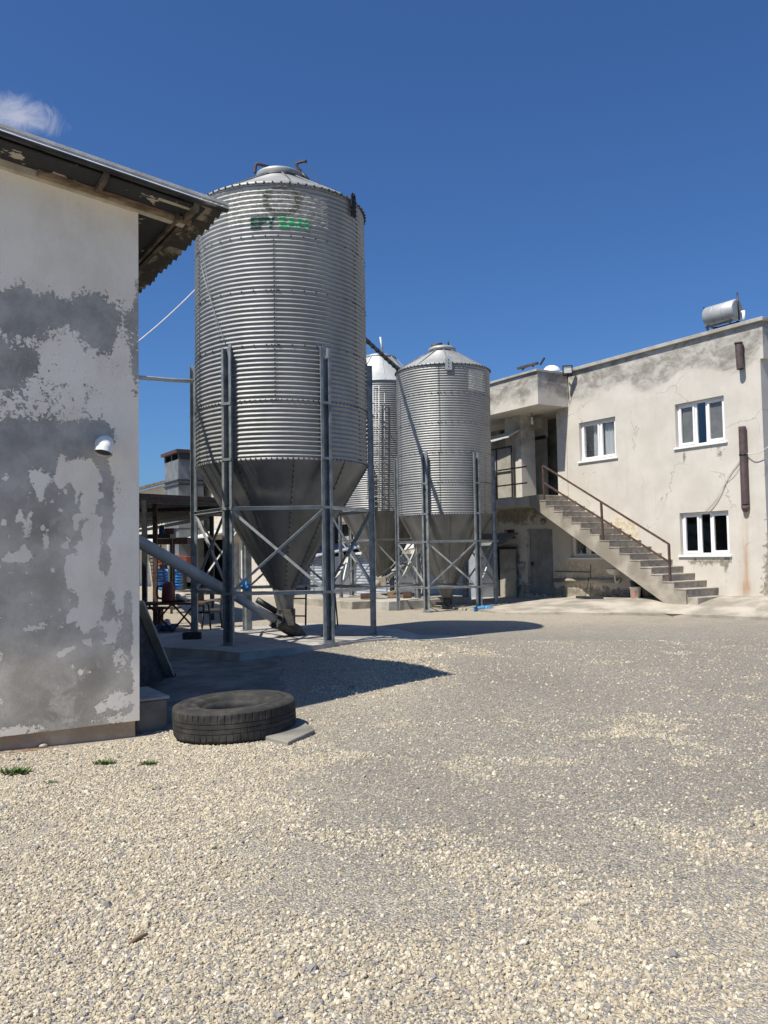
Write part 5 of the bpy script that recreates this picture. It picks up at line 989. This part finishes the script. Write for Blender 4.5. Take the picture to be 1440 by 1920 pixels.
for f in (0, .2, .42, .66, 1): q = MB(); q.beam(A_.lerp(D_, f)-UP*.10, B_.lerp(Cc, f)-UP*.10, .06, .10); q.build('purlin', M['blackmetal'], cn0)
q = MB(); q.beam(A_+UP*.02, B_+UP*.02, .03, .09); q.build('edge_flashing', M['redbrown'], cn0)
for px, yb, Y_ in ((291, 1150, 20.0), (271, 1160, 18.8), (397, 1150, 21.5)):
    p = atY(px, 1000, Y_); q = MB(); q.beam(Vector((p.x, p.y, -.1)), Vector((p.x, p.y, ZC-.1)), .10, .10); q.build('post', M['rust'] if px == 291 else M['blackmetal'], cn0)
# table with things, chairs
tbp = atY(322, 1130, 18.0); tbz = zpix(322, 1129, 18.0); tab = thing('trestle_table', 'low folding table with crossed legs under the dark canopy', 'table', Vector((tbp.x, tbp.y, ghf(tbp.x, tbp.y))))
q = MB(); q.box(Vector((tbp.x, tbp.y, tbz-.02)), .78, .38, .02); q.build('tabletop', M['rust'], tab)
for px in (300, 345):
    c = atY(px, 1130, 18.0)
    for s in (-1, 1): q = MB(); q.beam(Vector((c.x-.26*s, c.y-.1*s, ghf(c.x, c.y))), Vector((c.x+.22*s, c.y+.1*s, tbz-.04)), .035, .035); q.build('leg', M['rust'], tab)
jg = Vector((atY(315, 1120, 17.9).x, 17.9, tbz)); jo = thing('jug', 'tall dark red jug with side handle on the table', 'jug', jg)
q = MB(); q.lathe(jg, [(.001, 0), (.13, 0), (.135, .05), (.12, .36), (.10, .40), (.06, .43), (.001, .44)], 24); q.build('body', M['red'], jo); q = MB(); q.tube(curve_pts([jg+Vector((-.11, 0, .34)), jg+Vector((-.22, 0, .33)), jg+Vector((-.22, 0, .12)), jg+Vector((-.12, 0, .08))], 6), .022, 8); q.build('handle', M['blackmetal'], jo)
tn = Vector((atY(338, 1120, 18.0).x, 18.05, tbz)); to_ = thing('cake_tin', 'low pale round tin on a dark tray beside the red jug', 'tin', tn); q = MB(); q.lathe(tn, [(.001, .05), (.105, .05), (.11, .17), (.001, .18)], 22); q.build('tin', M['ceramic'], to_); q = MB(); q.box(tn+UP*.02, .17, .12, .02); q.build('tray', M['blackmetal'], to_)
def chair(name, label, pos, rot):
    t = thing(name, label, 'chair', pos, 'chairs under the canopy'); Rz = Matrix.Rotation(rot, 3, 'Z'); P = lambda x, y, z: pos+Rz @ Vector((x, y, z))
    q = MB(); q.box(P(0, 0, .43), .23, .22, .018, Rz @ Vector((1, 0, 0)), Rz @ Vector((0, 1, 0))); q.build('seat', M['blackmetal'], t, bevel=.01)
    q = MB(); q.box(P(0, .22, .70), .21, .014, .17, Rz @ Vector((1, 0, 0)), Rz @ Vector((0, 1, 0))); q.build('backrest', M['blackmetal'], t, bevel=.01)
    for sx in (-1, 1):
        q = MB(); q.tube([P(.21*sx, -.2, .42), P(.235*sx, -.24, 0)], .018, 8); q.build('leg', M['blackmetal'], t); q = MB(); q.tube([P(.20*sx, .22, .86), P(.20*sx, .2, .42), P(.225*sx, .27, 0)], .018, 8); q.build('leg', M['blackmetal'], t); q = MB(); q.tube(curve_pts([P(.22*sx, .2, .66), P(.25*sx, 0, .66), P(.25*sx, -.18, .62), P(.22*sx, -.2, .42)], 5), .018, 8); q.build('armrest', M['blackmetal'], t)
    return t
chair('chair', 'black armchair right of the table behind the left silo leg', Vector((atY(388, 1150, 18.4).x, 18.4, 0.03)), rad(70))
chair('chair', 'black chair seen at the right end behind the braces with its back turned', Vector((atY(404, 1150, 19.2).x, 19.2, 0.03)), rad(-100))
bn = atY(285, 1143, 19.6); q = MB(); z = zpix(285, 1140, 19.6); q.box(Vector((bn.x-.3, bn.y, z)), .95, .18, .025)
for s in (-.9, -.1, .5): q.box(Vector((bn.x-.3+s, bn.y, z/2)), .03, .14, z/2-.03)
o = q.build('bench', M['rust'], None, loc=Vector((bn.x, bn.y, 0))); tag(o, 'low dark bench behind the folding table', 'bench')
wbs = G(313, 1183); q = MB(); q.lathe(wbs, [(.001, .02), (.17, .02), (.23, .14), (.24, .14), (.18, .0)], 24); o = q.build('washtub', M['bluedrum'], None, loc=wbs); tag(o, 'dark blue plastic washtub on the ground under the table', 'washtub')
q = MB(); q.lathe(wbs+UP*.05, [(.001, .22), (.06, .2), (.09, .1), (.10, 0)], 16); o = q.build('plastic_bottle', M['ceramic'], None, loc=wbs+UP*.05); tag(o, 'pale plastic bottle standing in the blue washtub', 'bottle')
# stack of blue sacks
YS = 34.0; g_s = ghf(-9, YS); base = atY(316, 1104, YS); hS = (zpix(316, 1068, YS)-zpix(316, 1105, YS))/7
proto = None; zb_ = zpix(316, 1105, YS)
sack_l = ['bottom', 'second', 'third', 'fourth', 'fifth', 'sixth', 'topmost']
for k in range(7):
    if proto is None:
        bm = bmesh.new(); bmesh.ops.create_cube(bm, size=1); bmesh.ops.subdivide_edges(bm, edges=bm.edges, cuts=9, use_grid_fill=True)
        for v in bm.verts:
            x, y, z = v.co; r_ = 1-.55*max(0, abs(x)*2-.75)/.25*.8; v.co = Vector((x*.98, y*.66*(1-.12*(abs(x)*2)**6), z*hS*1.25*(1-.6*(abs(x)*2)**5)*(1-.5*(abs(y)*2)**5)))+noise.noise_vector(v.co*4)*.02
        me2 = bpy.data.meshes.new('feed_sack'); bm.to_mesh(me2); bm.free(); me2.materials.append(M['blue'])
        for p in me2.polygons: p.use_smooth = True
        proto = bpy.data.objects.new('feed_sack', me2); o = proto
    else: o = proto.copy()
    COL.objects.link(o); o.location = (base.x+.03*math.sin(k*2.3), YS, zb_+hS*(k+.5)); o.rotation_euler = (.03*math.sin(k), .02*math.cos(k*1.7), .12*math.sin(k*3.1)); tag(o, f'{sack_l[k]} blue feed sack of the stack before the dark bay', 'sack', 'stack of blue feed sacks')
q = MB(); q.tube([atY(315, 1012, YS-1), atY(318, 1100, YS-1)], .05, 8); o = q.build('pole', M['door_tan'], None, loc=atY(318, 1100, YS-1)); tag(o, 'pale pole leaning in front of the blue sack stack', 'pole')
op = atY(316, 1049, 35.5); ow = thing('orange_hopper', 'orange metal hopper standing behind the blue sacks', 'hopper', Vector((op.x, op.y, 0))); q = MB(); q.prism([op+Vector((-.55, 0, .3)), op+Vector((.75, 0, .1)), op+Vector((.75, 0, -.2)), op+Vector((-.5, 0, -.2))], Vector((0, .8, 0))); q.build('tray', M['orange'], ow); q = MB(); q.box(op+Vector((.1, .4, -.75)), .5, .3, .55); q.build('base', M['blackmetal'], ow)
la0, la1 = atY(277, 1022, 30), atY(286, 1100, 30); ld = thing('ladder', 'pale ladder leaning at the left end under the awning', 'ladder', la1); off = Vector((.42, .15, 0))
for o_ in (Vector((0, 0, 0)), off): q = MB(); q.beam(la0+o_, la1+o_, .09 if o_.x == 0 else .05, .05); q.build('stile', M['creamflake'] if o_.x == 0 else M['rust'], ld)
for k in range(11): q = MB(); p = la0.lerp(la1, .06+k*.088); q.beam(p, p+off, .04, .04); q.build('rung', M['rust'], ld)
sh = atY(288, 1006, 24); so_ = thing('storage_rack', 'dark steel rack shelf under the canopy edge', 'rack', Vector((sh.x, sh.y, 0))); q = MB(); q.box(sh, .55, .3, .06); q.build('shelf', M['blackmetal'], so_)
for s in (-.5, .45): q = MB(); q.box(Vector((sh.x+s, sh.y+.2, sh.z/2)), .03, .03, sh.z/2); q.build('post', M['blackmetal'], so_)
dr = Vector((atY(303, 1000, 24).x, 24, sh.z+.06)); q = MB(); q.lathe(dr, [(.001, 0), (.075, 0), (.08, .02), (.08, .20), (.06, .22), (.025, .23), (.025, .27), (.001, .27)], 18); o = q.build('jerrycan', M['bluedrum'], None, loc=dr); tag(o, 'small blue can on the dark rack shelf', 'can')
bx = atY(318, 1000, 26); q = MB(); q.box(bx, .16, .15, .13); q.box(bx+UP*.14, .17, .16, .012); o = q.build('crate', M['redbrown'], None, loc=bx, bevel=.01); tag(o, 'red brown crate beside the grey duct', 'crate')
q = MB(); q.box(bx-UP*.24+Vector((.1, 0, 0)), .5, .25, .10); q.box(Vector((bx.x+.1, bx.y, (bx.z-.34)/2)), .05, .05, (bx.z-.34)/2); o = q.build('stand', M['rust'], None, loc=Vector((bx.x, bx.y, 0))); tag(o, 'dark rusty stand below the red brown crate', 'stand')
rg = atY(459, 1096, 17.2); bm = bmesh.new(); bmesh.ops.create_icosphere(bm, subdivisions=4, radius=.09)
for v in bm.verts: v.co += noise.noise_vector(v.co*18)*.06; v.co.z *= 1.1
me2 = bpy.data.meshes.new('rag'); bm.to_mesh(me2); bm.free(); me2.materials.append(M['blue']); o = bpy.data.objects.new('rag', me2); rl_ = C1+Vector((math.cos(rad(123)), math.sin(rad(123)), 0))*(R1+.12); o.location = (rl_.x-.02, rl_.y-.12, zpix(459, 1096, rl_.y-.12)); COL.objects.link(o); tag(o, 'blue rag tied on the rear silo leg brace', 'rag')
# low metal sheds behind the silos
def shed(label, x0, x1, ytop, ybot, b, mat, roofmat, over=.25):
    a0, a1 = ff(x0, 1080, b)[0], ff(x1, 1080, b)[0]; zt_ = ff((x0+x1)/2, ytop, b)[1]; t = thing('metal_shed', label, 'shed', H(a1, b, 0), 'metal sheds behind the silos'); q = MB(); n = 14
    z0 = -.1
    for k in range(n):
        za, zb2_ = z0+(zt_-z0)*k/n, z0+(zt_-z0)*(k+1)/n; q.quad(H(a0, b, za), H(a1, b, za), H(a1, b-.025, (za+zb2_)/2), H(a0, b-.025, (za+zb2_)/2)); q.quad(H(a0, b-.025, (za+zb2_)/2), H(a1, b-.025, (za+zb2_)/2), H(a1, b, zb2_), H(a0, b, zb2_))
    q.quad(H(a1, b, z0), H(a1, b+3, z0), H(a1, b+3, zt_), H(a1, b, zt_)); q.build('wall', M[mat], t)
    q = MB(); q.prism([H(a0, b-over, zt_), H(a1+.1, b-over, zt_), H(a1+.1, b+3, zt_+.55), H(a0, b+3, zt_+.55)], UP*.05); q.build('roof', M[roofmat], t)
    for k in range(3): q = MB(); a = a0+(a1-a0)*(.1+.4*k); q.hbox(a-.03, a+.03, b-.06, b-.03, z0, zt_); q.build('post', M['steel_light'], t)
    return t
shed('pale blue grey sheet shed seen under the near silo hopper', 478, 604, 1045, 1112, 15.8, 'panelblue', 'panelblue')
shed('blue grey sheet shed with cream roof behind the near silo right legs', 600, 742, 1040, 1108, 17.4, 'panelblue', 'cement_sheet')
shed('dim blue grey sheet shed seen under the second silo', 742, 920, 1050, 1112, 18.6, 'panelblue', 'creamflake')
hb = thing('rear_house', 'cream wall of a low building seen between the silos above the metal sheds', 'building', H(-30, 22, 0)); q = MB(); a0, a1 = ff(560, 1000, 22)[0], ff(930, 1000, 22)[0]; z1 = ff(620, 985, 22)[1]; q.hbox(a0, a1, 22, 26, -.2, z1); q.build('wall', M['plaster_old'], hb); q = MB(); q.prism([H(a0-.3, 21.6, z1), H(a1+.3, 21.6, z1), H(a1+.3, 24, z1+.9), H(a0-.3, 24, z1+.9)], UP*.12); q.build('roof', M['wood'], hb)
# overhead lines from the barn to the near silo
E_ = atY(366, 543, D1-.2); S_ = H(-11, BB, 0); 
def onside(x, y): d = ray(x, y); return CAM+d*((BB+.02-CAM.dot(E2))/d.dot(E2))
S_ = H(-13.0, BB, 0); z_s = zpix(262, 612, S_.y); hid = Vector((S_.x, S_.y, 4.15))
l0 = atY(250, 620, 12.6); q = MB(); q.tube(sag(H(-12.2, BB, 3.95), E_, .12), .011, 6); o = q.build('cable', M['wire'], None, loc=H(-12.2, BB, 3.95)); tag(o, 'white cable slung from the barn wall up to the near silo', 'cable')
P_ = atY(361, 714, D1-.3); A2 = atY(262, 708, 12.2); q = MB(); q.tube([P_+(A2-P_)*1.35, A2, A2.lerp(P_, .6)-UP*.01, P_], .032, 10); q.tube([A2.lerp(P_, .45)-UP*.03, P_-UP*.03], .014, 6); o = q.build('conduit', M['grey_pipe'], None, loc=P_); tag(o, 'grey conduit running level from the barn to the left silo leg', 'conduit')
